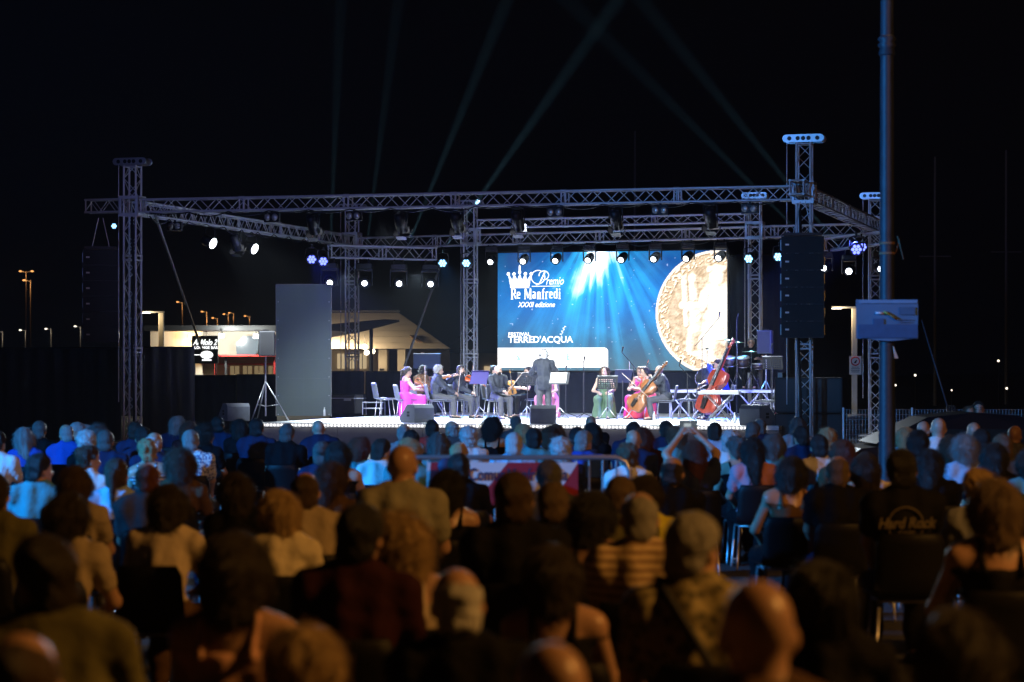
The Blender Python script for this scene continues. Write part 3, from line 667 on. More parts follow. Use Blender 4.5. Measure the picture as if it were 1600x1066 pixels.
def make_skirt(J, h=.018, length=1.0):
    lo, hi = bbox(J, .28); s = SDF(lo, hi, h); s.ell(J['pel'], (.19, .15, .14), None, .06)
    for i in (0, 1): s.cap(J['hip', i], J['kn', i], .11, .085, .08); s.cap(J['kn', i], J['kn', i].lerp(J['an', i]+Vector((0, 0, -.02)), length), .085, .11, .10)
    if length > .8 and not J['stand']: s.cap(J['kn', 0].lerp(J['hip', 0], .4)+Vector((0, 0, -.1)), Vector((-.05, .2, .12)), .08, .13, .1); s.cap(J['kn', 1].lerp(J['hip', 1], .4)+Vector((0, 0, -.1)), Vector((.05, .2, .12)), .08, .13, .1)
    if length > .8 and not J['stand']:
        for sg in (-1, 1): s.cap((.13*sg, -.02, .46), (.17*sg, .02, .10), .10, .15, .08); s.cap((.10*sg, .3, .45), (.13*sg, .42, .08), .09, .13, .08)
    s.noise(.010, 22, 9, .25); s.plane((0, 0, .02), (0, 0, -1)); return s.mesh('skirt')
HAIRS = {}
def hair_mesh(kind):
    if kind in HAIRS: return HAIRS[kind]
    long_ = kind in ('long', 'longwavy'); h = .0085
    s = SDF((-.2, -.24, -.5 if long_ or kind == 'pony' else -.25), (.2, .17, .22), h); C0 = (0, -.014, .032)
    if kind in ('short', 'receding', 'fluffy', 'cap', 'bun', 'pony', 'updo'):
        g = .012 if kind != 'fluffy' else .026; g = .007 if kind == 'receding' else g
        s.ell(C0, (0.079+g, 0.097+g, .092+g), k=.01); s.ell((0, -.055, -.055), (.068+g, .045+g, .06), k=.03)
        if kind == 'fluffy': s.noise(.007, 105, 4)
        elif kind != 'cap': s.noise(.0025, 80, 6, .4)
        s.plane((0, .055, .045), (0, .86, -.5)); s.plane((0, 0, -.085), (0, .25, -.97)); s.plane((0, -.028, -.03), (0, .75, -.66))
        if kind == 'receding': s.plane((0, -.035, .075), (0, .62, .78))
    elif kind == 'fringe':                       # horseshoe round a bald crown
        s.ell(C0, (.087, .104, .09), k=.01); s.ell((0, -.055, -.05), (.078, .05, .06), k=.03); s.noise(.004, 60, 2)
        s.plane((0, -.05, .062), (0, .35, .94)); s.plane((0, .02, 0), (0, 1, 0)); s.plane((0, 0, -.095), (0, 0, -1))
    elif kind in ('bob', 'curly'):
        g = .020 if kind == 'bob' else .036
        s.ell(C0, (0.079+g, 0.097+g, .092+g), k=.01); s.cap((0, -.045, .0), (0, -.055, -.105), .098+g*.5, .085+g*.4, .05)
        for sg in (-1, 1): s.cap((.085*sg, .005, .02), (.085*sg, .012, -.10), .034+g*.3, .03+g*.3, .03)
        s.noise(.002 if kind == 'bob' else .0035, 70 if kind == 'bob' else 130, 8, .3 if kind == 'bob' else .8); s.plane((0, .06, .05), (0, .86, -.5)); s.plane((0, .045, 0), (0, 1, .0)); s.plane((0, 0, -.155), (0, 0, -1)) if kind == 'bob' else s.plane((0, 0, -.19), (0, 0, -1))
    elif long_:
        s.ell(C0, (0.079+.019, .096+.018, .092+.022), k=.01); s.cap((0, -.06, .0), (0, -.10, -.36), .098, .07, .05)
        for sg in (-1, 1): s.cap((.08*sg, -.01, .0), (.085*sg, -.06, -.33), .038, .03, .04)
        s.noise(.002 if kind == 'long' else .006, 75, 7, .22); s.plane((0, .06, .05), (0, .86, -.5)); s.plane((0, .045, 0), (0, 1, 0)); s.plane((0, 0, -.40), (0, 0, -1))
    if kind == 'pony': s.cap((0, -.11, .03), (0, -.15, .0), .03, .035, .02); s.cap((0, -.15, .0), (0, -.145, -.24), .036, .014, .02)
    if kind == 'bun': s.ell((0, -.125, .05), (.045, .042, .042), k=.012)
    if kind == 'updo': s.ell((0, -.09, .065), (.062, .055, .055), k=.02); s.noise(.006, 55, 3)
    if kind == 'cap': s.cap((0, .06, .055), (0, .15, .045), .055, .05, .02); s.plane((0, 0, .02), (0, 0, -1))
    me = s.mesh('hair'); HAIRS[kind] = me; return me
STR = {}
def strand_mesh(kind):
    if kind in STR: return STR[kind]
    me = hair_mesh(kind); r = np.random.RandomState(len(kind)*7+3); nv = len(me.vertices); co = np.zeros(nv*3); me.vertices.foreach_get('co', co); co = co.reshape(-1, 3); no = np.zeros(nv*3); me.vertices.foreach_get('normal', no); no = no.reshape(-1, 3)
    n = {'long': 1100, 'longwavy': 1200, 'bob': 900, 'curly': 3200, 'fluffy': 1400, 'fringe': 450, 'receding': 500}.get(kind, 850); L0 = {'long': .085, 'longwavy': .07, 'bob': .06, 'curly': .055, 'fluffy': .035, 'receding': .014, 'fringe': .016, 'updo': .03, 'bun': .022, 'pony': .025}.get(kind, .020); jit = {'curly': .9, 'fluffy': .6, 'longwavy': .4}.get(kind, .22)
    crown = Vector((0, -.03, .135)); k = MB()
    for i in r.randint(0, nv, n):
        q = Vector(co[i]); N = Vector(no[i]); d = q-crown; d = d+Vector((0, 0, -.12)) if q.z < 0 else d; t = d-N*d.dot(N)
        if t.length < 1e-4: continue
        L = L0*r.uniform(.5, 1.4); t = t.normalized(); w = Vector(r.randn(3)*jit); a = (t*.9+N*.28+w*.5).normalized(); b = (t*.95+N*.02+w*.6+Vector((0, 0, -.25))).normalized()
        p0 = q-N*.003; p1 = p0+a*L*.5; p2 = p1+b*L*.5; k.tube([p0, p1, p2], [.0013, .0011, .0004], 3)
    STR[kind] = k.mesh('hair_strands', []); return STR[kind]
def hair_mat(name, col, rough=.5):
    return mat('hair_'+name, col, rough, var=.6, scale=26, bump=.8, bscale=55, stretch=(4, 4, .3), spec=.5)
HC_ = {'black': (.010, .009, .009), 'dark': (.022, .014, .010), 'brown': (.06, .033, .017), 'light': (.13, .085, .05), 'blond': (.46, .31, .15), 'red': (.11, .032, .016), 'grey': (.30, .29, .28), 'white': (.68, .67, .66), 'darkgrey': (.11, .105, .10)}
SKIN = {'a': (.52, .33, .24), 'b': (.44, .26, .18), 'c': (.30, .16, .10)}
TOPC = {'white': (.78, .78, .78), 'black': (.006, .006, .008), 'navy': (.018, .026, .07), 'royal': (.03, .08, .38), 'grey': (.28, .29, .31), 'dkgrey': (.07, .07, .075), 'tan': (.42, .34, .24), 'beige': (.60, .50, .38), 'maroon': (.03, .007, .009), 'khaki': (.30, .29, .23), 'red': (.55, .05, .04), 'peach': (.68, .38, .27), 'yellow': (.62, .55, .06), 'olive': (.13, .12, .05), 'teal': (.10, .30, .32), 'ltblue': (.42, .55, .72), 'brown': (.10, .055, .03), 'cream': (.68, .60, .44), 'pink': (.62, .28, .34), 'lilac': (.5, .42, .62), 'green': (.10, .22, .08)}
def skin_mat(k): return mat('skin_'+k, SKIN[k], .38, var=.12, scale=18, spec=.4)
def cloth_mat(k): return mat('cloth_'+k, TOPC[k], .85, var=.14, scale=7, bump=.35, bscale=26, spec=.12)
def pattern_mat(name, c1, c2, kind, scale):
    if name in MATS: return MATS[name]
    m = mat(name, c1, .85, bump=.3, bscale=26); nt = m.node_tree; b = nt.nodes['Principled BSDF']; tc = nt.nodes.new('ShaderNodeTexCoord')
    if kind == 'stripe': t = nt.nodes.new('ShaderNodeTexWave'); t.bands_direction = 'Z'; t.inputs['Scale'].default_value = scale; t.inputs['Distortion'].default_value = .6; o = t.outputs['Color']
    else: t = nt.nodes.new('ShaderNodeTexVoronoi'); t.inputs['Scale'].default_value = scale; o = t.outputs['Distance']
    nt.links.new(tc.outputs['Object'], t.inputs['Vector']); r = nt.nodes.new('ShaderNodeValToRGB'); r.color_ramp.elements[0].position = .35; r.color_ramp.elements[1].position = .6
    r.color_ramp.elements[0].color = (*c1, 1); r.color_ramp.elements[1].color = (*c2, 1); nt.links.new(o, r.inputs[0]); nt.links.new(r.outputs[0], b.inputs['Base Color']); return m
shoe_mat = mat('shoe_leather', (.02, .018, .016), .4)
def put(name, me, m, parent, loc=None, rot=None, scale=None):
    if len(me.materials) == 0: me.materials.append(m)
    o = link(name, me, parent, loc, rot); o.material_slots[0].link = 'OBJECT'; o.material_slots[0].material = m
    if scale: o.scale = scale
    return o
def add_hair(root, J, kind, colname, extra=1.0):
    o = put('cap' if kind == 'cap' else 'hair', hair_mesh(kind), hair_mat(colname, HC_[colname]), root)
    o.matrix_local = Matrix.Translation(J['head'])@J['hm'].to_4x4()
    if kind != 'cap': q = put('hair_strands', strand_mesh(kind), hair_mat(colname, HC_[colname]), o); q['kind'] = 'stuff'
    return o
def face_bits(root, J, beard=None):
    HMt = Matrix.Translation(J['head'])@J['hm'].to_4x4()
    for sg in (-1, 1):
        k = MB(); k.ball((.03*sg, .083, .006), (.013, .008, .008), 8); o = k.build('eye', mat('eye_dark', (.03, .025, .022), .3), root); o.matrix_local = HMt
        k = MB(); k.ball((.031*sg, .087, .03), (.02, .007, .005), 8); o = k.build('eyebrow', hair_mat('dark', HC_['dark']), root); o.matrix_local = HMt
    k = MB(); k.ball((0, .086, -.07), (.022, .008, .007), 8); o = k.build('mouth', mat('lip', (.32, .11, .09), .5), root); o.matrix_local = HMt
    if beard:
        s = SDF((-.1, -.04, -.16), (.1, .14, .05), .008); s.ell((0, .026, -.055), (.066, .078, .08), k=.02); s.noise(.003, 60, 2); s.plane((0, 0, -.052), (0, -.35, .93)); s.plane((0, -.005, 0), (0, -1, 0))
        o = put('beard', s.mesh('beard'), hair_mat(beard, HC_[beard]), root); o.matrix_local = HMt
# ================================================================ the audience, everyone on a chair of their own
POSES = {'M0': dict(sex='M', lean=-4), 'M1': dict(sex='M', lean=2, side=3, head=(0, 4, -14)), 'M2': dict(sex='M', lean=-2, side=-3, head=(2, -5, 16)), 'M3': dict(sex='M', lean=9, head=(-6, 2, -5), hands=((-.12, .42, .66), (.14, .40, .66))),
         'F0': dict(sex='F', lean=-3), 'F1': dict(sex='F', lean=2, side=3, head=(0, 6, -18)), 'F2': dict(sex='F', lean=-2, side=-4, head=(3, -6, 20)), 'F3': dict(sex='F', lean=8, head=(-5, -4, 6), hands=((-.12, .38, .66), (.13, .38, .66))),
         'M4': dict(sex='M', lean=0, side=2, head=(0, 5, -46)), 'M5': dict(sex='M', lean=4, side=-4, head=(2, -7, 48)), 'F4': dict(sex='F', lean=1, side=4, head=(0, 8, -50)), 'F5': dict(sex='F', lean=3, side=-3, head=(2, -8, 44)),
         'FP': dict(sex='F', lean=-2, head=(6, 0, 2), hands=((-.105, .24, 1.355), (.075, .24, 1.355)))}
PJ = {k: make_pose(**v) for k, v in POSES.items()}; PM = {}
def pm(pose, kind):
    if (pose, kind) not in PM:
        J = PJ[pose]; PM[pose, kind] = make_body(J) if kind == 'body' else make_trousers(J) if kind == 'trousers' else make_shoe(J, kind[1]) if kind[0] == 'shoe' else make_top(J, kind)
    return PM[pose, kind]
chair_black = mat('chair_plastic', (.007, .007, .009), .5, bump=.1, spec=.2)
def chair_shell(k, w_=.44, d=.42, sh=.45, bh=.40, curve=.05):
    vs = []; n, m_ = 8, 12
    prof = [(-.02+d*t, sh+.012*math.sin(t*3)) for t in (1, .8, .55, .3, .12)]+[(-.055, sh+.02), (-.085, sh+.07), (-.10, sh+.16), (-.12, sh+.26), (-.135, sh+.34), (-.15, sh+bh)]
    prof = [(y-.17, z) for y, z in prof]
    for j, (y, z) in enumerate(prof):
        for i in range(n+1):
            x = -1+2*i/n; ww = w_/2*(1-.10*(j/len(prof)) - (.12 if j == len(prof)-1 else 0)); c = curve*x*x
            vs.append((x*ww, y+(c if j > 5 else 0), z+(c*.5 if j <= 5 else 0)))
    N = n+1; L = len(prof); fs = [(j*N+i, j*N+i+1, (j+1)*N+i+1, (j+1)*N+i) for j in range(L-1) for i in range(n)]
    o = len(vs); vs += [(x, y-.012 if k_ // N > 5 else y, z-.014) for k_, (x, y, z) in enumerate(vs)]
    fs += [tuple(o+i for i in f[::-1]) for f in fs]
    edge = [i for i in range(n+1)]+[j*N+n for j in range(1, L)]+[(L-1)*N+i for i in range(n-1, -1, -1)]+[j*N for j in range(L-2, 0, -1)]
    fs += [(a, b, b+o, a+o) for a, b in zip(edge[1:]+edge[:1], edge)]
    k.add(vs, fs, 0, True); return k
CH_S = chair_shell(MB()).mesh('seat_shell', chair_black); CH_L = []
for sx in (-1, 1):
    for y in (.20, -.19):
        k = MB(); k.tube([(sx*.17, y*.75, .44), (sx*.2, y, .02), (sx*.2, y, .004)], .011, 6); CH_L.append(k.mesh('leg', steel))
k = MB(); k.tube([(-.17, .15, .435), (.17, .15, .435), (.17, -.15, .435), (-.17, -.15, .435), (-.17, .15, .435)], .01, 6); CH_F = k.mesh('seat_frame', steel)
def chair(loc, rz, label, group=None, sc=1.0, shell=None):
    t = thing('stacking_chair', label, 'chair', loc, (0, 0, rz), group); t.scale = (sc,)*3
    o = link('seat_shell', CH_S, t)
    if shell: o.material_slots[0].link = 'OBJECT'; o.material_slots[0].material = shell
    for m_ in CH_L: link('leg', m_, t)
    link('seat_frame', CH_F, t); return t
HW = {'bald': .185, 'fringe': .19, 'receding': .192, 'short': .20, 'fluffy': .23, 'cap': .20, 'bun': .20, 'pony': .20, 'updo': .205, 'bob': .22, 'curly': .255, 'long': .215, 'longwavy': .23}
# u, v of the head top, head width, pose, hair, hair colour, skin, top, colour, label
AUD = [
 (2, 673, 30, 'M1', 'short', 'dark', 'b', 'tee', 'white', 'man in plain white T-shirt cut by the left picture edge, lit blue'),
 (38, 668, 31, 'F2', 'longwavy', 'grey', 'a', 'tee', 'royal', 'woman with long wavy greyish hair near the far left, lit teal'),
 (56, 657, 22, 'M0', 'short', 'darkgrey', 'b', 'tee', 'black', 'dim far head behind the wavy grey-haired woman at far left'),
 (104, 663, 24, 'M2', 'receding', 'grey', 'b', 'tee', 'royal', 'balding man in royal blue T-shirt at the far left'),
 (121, 659, 20, 'M1', 'cap', 'grey', 'b', 'tee', 'black', 'person in a pale peaked cap beyond the royal blue T-shirt'),
 (142, 671, 25, 'F0', 'fluffy', 'white', 'a', 'tee', 'black', 'white-haired head left of the left front truss tower'),
 (152, 663, 22, 'F1', 'curly', 'darkgrey', 'a', 'tee', 'dkgrey', 'dim curly grey head just behind the white-haired head at left'),
 (167, 671, 21, 'M0', 'short', 'darkgrey', 'b', 'tee', 'navy', 'dark-clad head right beside the left truss tower foot'),
 (133, 695, 28, 'F1', 'updo', 'brown', 'a', 'tee', 'white', 'woman in bright white T-shirt, brown hair clipped up, at left'),
 (62, 707, 38, 'M1', 'short', 'black', 'b', 'tee', 'teal', 'dark-haired man in grey-teal shirt at the left'),
 (178, 715, 36, 'F0', 'pony', 'brown', 'a', 'tee', 'ltblue', 'woman with a tied ponytail and light blue top at the left'),
 (113, 728, 54, 'F0', 'bob', 'brown', 'b', 'tee', 'tan', 'large brown bob head with tan top at the left'),
 (-14, 738, 60, 'M0', 'short', 'dark', 'b', 'shirt', 'olive', 'figure in olive shirt half outside the left picture edge'),
 (212, 658, 24, 'M0', 'short', 'dark', 'b', 'tee', 'navy', 'dark head directly in front of the left truss tower'),
 (224, 666, 22, 'M2', 'short', 'black', 'b', 'tee', 'navy', 'black-haired head just right of the left truss tower'),
 (246, 676, 24, 'M1', 'fringe', 'white', 'a', 'tee', 'navy', 'bald man with white hair fringe, behind the striped top'),
 (235, 684, 30, 'F2', 'updo', 'blond', 'a', 'strap', 'NAVYSTRIPE', 'woman with pinned blond hair and striped dark top at left'),
 (274, 650, 21, 'F1', 'bob', 'grey', 'a', 'tee', 'navy', 'tall grey-haired head before the dark grey curtain'),
 (290, 658, 26, 'F0', 'long', 'red', 'a', 'tee', 'maroon', 'woman with straight reddish-brown hair before the dark curtain'),
 (304, 671, 30, 'M0', 'short', 'grey', 'a', 'shirt', 'WHITEPRINT', 'grey-haired person in white patterned shirt at left'),
 (322, 661, 20, 'F1', 'curly', 'dark', 'b', 'tee', 'black', 'dark curly head between the patterned shirt and the navy back'),
 (346, 650, 25, 'M0', 'short', 'black', 'b', 'tee', 'navy', 'broad man in navy T-shirt before the left wedge speaker'),
 (377, 655, 26, 'F0', 'bob', 'black', 'b', 'tee', 'black', 'woman with black bob right of the navy T-shirt man'),
 (283, 700, 52, 'F3', 'curly', 'brown', 'b', 'tee', 'brown', 'large brown curly head before the patterned white shirt'),
 (230, 722, 42, 'M2', 'receding', 'red', 'b', 'shirt', 'dkgrey', 'reddish balding man left of the large curly brown head'),
 (258, 757, 56, 'F3', 'bob', 'dark', 'b', 'tee', 'beige', 'dark-haired woman in pale beige top, back turned, left of centre'),
 (372, 738, 58, 'F2', 'bob', 'dark', 'b', 'tee', 'black', 'very dark round head left of centre, black top'),
 (402, 653, 28, 'M0', 'short', 'black', 'b', 'jacket', 'navy', 'man in dark navy jacket below the left tripod speaker'),
 (449, 661, 22, 'M1', 'short', 'darkgrey', 'b', 'tee', 'black', 'man with cropped grey hair and black top before the stage skirt'),
 (503, 656, 22, 'M2', 'bald', 'grey', 'a', 'jacket', 'navy', 'bald man in navy jacket against the grey stage skirt'),
 (496, 689, 29, 'F0', 'bun', 'darkgrey', 'a', 'tee', 'navy', 'woman with bluish hair in a bun below the bald navy jacket man'),
 (529, 690, 33, 'F2', 'bob', 'black', 'a', 'strap', 'black', 'woman with glossy black bob and bare pale nape'),
 (559, 683, 28, 'F1', 'bob', 'red', 'a', 'tee', 'teal', 'woman with reddish bob and cyan top before the skirt'),
 (588, 684, 30, 'F1', 'short', 'dark', 'a', 'tee', 'white', 'person in bright white-cyan top right of the reddish bob'),
 (488, 737, 56, 'M0', 'receding', 'brown', 'b', 'shirt', 'tan', 'balding man with brown fringe and tan shirt left of centre'),
 (516, 722, 44, 'F1', 'long', 'brown', 'b', 'tee', 'brown', 'woman with long brown hair behind the balding tan-shirt man'),
 (430, 765, 54, 'F2', 'bob', 'blond', 'a', 'shirt', 'cream', 'ash-blond woman in cream blouse, left of the balding man'),
 (637, 662, 24, 'M0', 'fringe', 'grey', 'a', 'tee', 'grey', 'bald grey-fringed man just below the left front wedge speaker'),
 (646, 671, 30, 'M1', 'short', 'black', 'b', 'tee', 'black', 'black-haired head right before the grey-fringed bald man'),
 (675, 655, 24, 'M0', 'short', 'dark', 'b', 'tee', 'red', 'dark-haired man in bright red T-shirt near the stage'),
 (630, 685, 36, 'F2', 'bob', 'blond', 'a', 'tee', 'teal', 'pale blond bob rising behind the big bald man'),
 (688, 676, 28, 'F0', 'longwavy', 'darkgrey', 'a', 'tee', 'teal', 'woman with long dark wavy greenish hair before the red shirt'),
 (712, 657, 21, 'M2', 'fringe', 'grey', 'b', 'tee', 'dkgrey', 'small bald grey head left of the white-haired head'),
 (733, 665, 28, 'F0', 'fluffy', 'white', 'a', 'tee', 'white', 'woman with fluffy white hair and white top near the stage'),
 (776, 651, 34, 'F1', 'curly', 'black', 'b', 'strap', 'black', 'woman with big black curly hair and bare back with black straps'),
 (717, 690, 30, 'M1', 'receding', 'blond', 'a', 'tee', 'ltblue', 'pale thin-haired head above the barrier rail, left part'),
 (727, 707, 42, 'F0', 'short', 'black', 'c', 'tee', 'black', 'black-haired head covering the red and white banner'),
 (641, 695, 52, 'M1', 'bald', 'brown', 'b', 'shirt', 'khaki', 'big bald man in creased khaki shirt at centre left'),
 (698, 733, 46, 'F1', 'long', 'black', 'b', 'strap', 'black', 'woman with long black hair and bare arm beside the khaki shirt'),
 (797, 675, 25, 'M0', 'short', 'white', 'a', 'tee', 'ltblue', 'short white-haired head at the picture centre behind the rail'),
 (808, 648, 22, 'M2', 'receding', 'darkgrey', 'b', 'tee', 'dkgrey', 'dim balding head left of the middle wedge speaker'),
 (819, 662, 22, 'F2', 'bob', 'blond', 'a', 'tee', 'grey', 'blond head just below the balding head at centre'),
 (831, 668, 32, 'M0', 'short', 'black', 'b', 'tee', 'teal', 'thick black-haired head before the middle wedge speaker'),
 (853, 666, 24, 'F0', 'bob', 'brown', 'b', 'tee', 'lilac', 'brown bob with lilac collar right of the thick black hair'),
 (868, 663, 22, 'F1', 'long', 'light', 'a', 'tee', 'black', 'light brown long hair just right of the middle wedge'),
 (880, 682, 28, 'F0', 'fluffy', 'white', 'a', 'tee', 'navy', 'round white-haired head above the rail right of centre'),
 (917, 672, 31, 'M1', 'short', 'grey', 'a', 'shirt', 'royal', 'grey-haired man in royal blue shirt behind the barrier end'),
 (925, 650, 22, 'M0', 'bald', 'grey', 'b', 'jacket', 'black', 'bald man in black jacket against the stage right of centre'),
 (921, 661, 21, 'F2', 'bob', 'black', 'b', 'tee', 'black', 'black bob directly below the bald black-jacket man'),
 (900, 666, 18, 'M0', 'short', 'black', 'b', 'tee', 'navy', 'small black head left of the bald black-jacket man'),
 (985, 658, 28, 'M1', 'short', 'black', 'b', 'tee', 'navy', 'black-haired head below the red and pink dresses'),
 (990, 672, 30, 'M2', 'bald', 'grey', 'a', 'tee', 'navy', 'shiny bald head right of the barrier end'),
 (974, 691, 28, 'F2', 'updo', 'light', 'a', 'tee', 'white', 'woman with pinned light brown hair and white top at the barrier end'),
 (1003, 742, 30, 'F1', 'bob', 'dark', 'b', 'tee', 'yellow', 'person in yellow top leaning beside the barrier end'),
 (846, 717, 38, 'M2', 'short', 'darkgrey', 'b', 'tee', 'dkgrey', 'grey-brown haired man before the right part of the banner'),
 (808, 735, 70, 'M0', 'short', 'brown', 'b', 'shirt', 'black', 'brown-haired man in wide black shirt at the picture centre'),
 (866, 752, 50, 'F0', 'short', 'light', 'b', 'tee', 'black', 'light brown short-haired head right of the black shirt man'),
 (966, 742, 50, 'M1', 'short', 'light', 'a', 'tee', 'olive', 'sandy-haired head before the barrier end post'),
 (1002, 668, 20, 'F0', 'long', 'red', 'b', 'tee', 'maroon', 'narrow reddish long-haired head left of the navy man'),
 (1046, 656, 21, 'M0', 'short', 'black', 'b', 'jacket', 'navy', 'man in navy jacket before the empty chair on stage'),
 (1050, 666, 26, 'F2', 'long', 'light', 'a', 'tee', 'teal', 'woman with long light hair just left of the raised phone'),
 (1087, 689, 36, 'FP', 'long', 'red', 'a', 'tee', 'navy', 'woman with long auburn hair holding a phone up with both hands'),
 (1110, 659, 27, 'M0', 'short', 'dark', 'c', 'shirt', 'ltblue', 'dark-haired man in light blue collared shirt right of the phone'),
 (1139, 671, 31, 'F1', 'fluffy', 'white', 'a', 'tee', 'white', 'fluffy white-haired person in white top behind the bare-backed woman'),
 (1156, 680, 36, 'F2', 'updo', 'darkgrey', 'a', 'strap', 'black', 'woman with upswept grey-dark hair and bare back in black dress'),
 (1175, 658, 22, 'M1', 'short', 'darkgrey', 'b', 'tee', 'dkgrey', 'dim short-haired head below the right wedge speaker'),
 (1192, 653, 24, 'M0', 'receding', 'darkgrey', 'b', 'tee', 'navy', 'balding dim head just right of the right wedge speaker'),
 (1179, 684, 24, 'F0', 'long', 'black', 'b', 'tee', 'pink', 'woman with long black hair right of the bare-backed woman'),
 (1043, 714, 43, 'M0', 'fringe', 'dark', 'b', 'tee', 'black', 'man with thinning dark crown and black top, below the phone'),
 (1241, 652, 27, 'F0', 'longwavy', 'darkgrey', 'b', 'tee', 'grey', 'grey wavy-haired head before the right truss tower foot'),
 (1256, 665, 22, 'M2', 'short', 'black', 'b', 'tee', 'navy', 'black-haired head just right of the grey wavy hair'),
 (1215, 678, 32, 'F1', 'bob', 'darkgrey', 'a', 'tee', 'teal', 'grey-blue bob head left of the white T-shirt man'),
 (1283, 678, 32, 'M0', 'short', 'black', 'b', 'tee', 'white', 'black-haired man in plain white T-shirt at right'),
 (1300, 668, 28, 'F1', 'fluffy', 'blond', 'a', 'tee', 'dkgrey', 'fair fluffy head behind the right white T-shirt man'),
 (1313, 687, 32, 'F0', 'bob', 'red', 'b', 'tee', 'brown', 'dark reddish bob right of the white T-shirt man'),
 (1228, 713, 42, 'F1', 'bob', 'black', 'b', 'strap', 'brown', 'black-haired woman with bare brown shoulders at right'),
 (1308, 712, 46, 'M0', 'receding', 'light', 'b', 'tee', 'black', 'thin-haired sandy man in broad black T-shirt at right'),
 (1343, 712, 36, 'F2', 'bob', 'dark', 'b', 'strap', 'brown', 'dark bob woman with bare shoulders beside the sandy man'),
 (1361, 705, 22, 'F0', 'bun', 'dark', 'a', 'tee', 'CREAMSTRIPE', 'small dark-bunned person in pale striped shirt by the blue pole'),
 (1411, 668, 29, 'F0', 'bob', 'blond', 'a', 'tee', 'teal', 'blond bob with teal collar right of the blue pole'),
 (1466, 653, 28, 'M0', 'bald', 'white', 'a', 'tee', 'white', 'bald man in white T-shirt right of the blue pole'),
 (1449, 658, 21, 'M1', 'bald', 'grey', 'a', 'tee', 'navy', 'bald head half hidden behind the bald white T-shirt man'),
 (1438, 672, 24, 'F1', 'bob', 'black', 'b', 'tee', 'black', 'black bob between the blond bob and the bald white T-shirt man'),
 (1484, 680, 26, 'F0', 'long', 'brown', 'b', 'tee', 'brown', 'long brown hair right before the bald white T-shirt man'),
 (1504, 679, 35, 'F2', 'curly', 'grey', 'a', 'tee', 'ltblue', 'tight grey curls near the right edge, light blue top'),
 (1522, 660, 27, 'M0', 'bald', 'grey', 'b', 'tee', 'navy', 'bald dim head behind the grey curls at right'),
 (1537, 669, 28, 'M2', 'short', 'black', 'b', 'tee', 'black', 'black-haired head right of the grey curls'),
 (1580, 665, 26, 'M1', 'bald', 'red', 'c', 'tee', 'dkgrey', 'ruddy bald head at the far right edge'),
 (1573, 677, 38, 'M0', 'short', 'light', 'a', 'tee', 'dkgrey', 'ginger-fair short hair below the ruddy bald head'),
 (1414, 700, 54, 'M0', 'short', 'black', 'b', 'tee', 'black', 'black-haired man in black T-shirt with round printed emblem on the back'),
 (1460, 702, 44, 'F1', 'long', 'black', 'b', 'tee', 'black', 'woman with long black hair beside the emblem T-shirt man'),
 (1516, 731, 58, 'F2', 'fluffy', 'blond', 'a', 'tee', 'grey', 'fluffy blond head behind the large ash bob at right'),
 (1548, 748, 82, 'F0', 'bob', 'light', 'b', 'strap', 'black', 'large ash-brown bob with bare nape and black dress at right'),
 (1545, 692, 44, 'F0', 'bob', 'black', 'b', 'tee', 'black', 'black bob above the fluffy blond head at right'),
 (1598, 702, 42, 'F2', 'bob', 'dark', 'b', 'tee', 'teal', 'teal top cut by the right picture edge'),
 (88, 830, 112, 'M2', 'short', 'dark', 'b', 'tee', 'olive', 'large dark-haired man at lower left, warm light on his right ear'),
 (112, 770, 62, 'F1', 'long', 'dark', 'b', 'tee', 'tan', 'long dark-haired woman in tan top behind the large dark head'),
 (62, 985, 150, 'M0', 'receding', 'brown', 'b', 'tee', 'brown', 'balding head at the very bottom left corner'),
 (375, 832, 112, 'F0', 'bob', 'dark', 'b', 'strap', 'peach', 'large dark bob with peach top and dark strap, lower left'),
 (482, 975, 165, 'F1', 'fluffy', 'blond', 'a', 'tee', 'grey', 'fluffy fair head cut by the bottom edge, left of centre'),
 (562, 785, 86, 'M1', 'short', 'black', 'b', 'tee', 'maroon', 'black-haired man in wide maroon T-shirt, lower centre'),
 (643, 797, 104, 'F2', 'curly', 'blond', 'a', 'strap', 'beige', 'woman with full curly golden hair, lower centre'),
 (736, 887, 98, 'M0', 'fringe', 'white', 'b', 'tee', 'black', 'bald man with white side hair, dark shirt, lower centre'),
 (828, 1002, 106, 'M2', 'bald', 'brown', 'b', 'tee', 'dkgrey', 'shiny bald crown cut by the bottom edge, centre'),
 (880, 850, 90, 'F0', 'bob', 'dark', 'b', 'strap', 'black', 'dark brown bob with low-backed black dress, lower centre'),
 (920, 767, 76, 'F1', 'bob', 'black', 'b', 'strap', 'black', 'black bob left of the horizontally striped shirt'),
 (998, 768, 72, 'M0', 'receding', 'grey', 'b', 'tee', 'TANSTRIPE', 'grey balding man in horizontally striped tan shirt'),
 (1107, 797, 94, 'M1', 'short', 'grey', 'b', 'shirt', 'OLIVEPRINT', 'grey cropped man in mottled shirt with dark shoulder strap'),
 (1210, 905, 130, 'M0', 'bald', 'brown', 'b', 'tee', 'brown', 'large bald head in the lower right foreground'),
 (1303, 875, 108, 'F2', 'bob', 'black', 'b', 'tee', 'black', 'black bob silhouette right of the large bald head'),
 (1525, 950, 150, 'F0', 'long', 'dark', 'b', 'tee', 'black', 'long dark hair cut by the bottom right edge'),
]
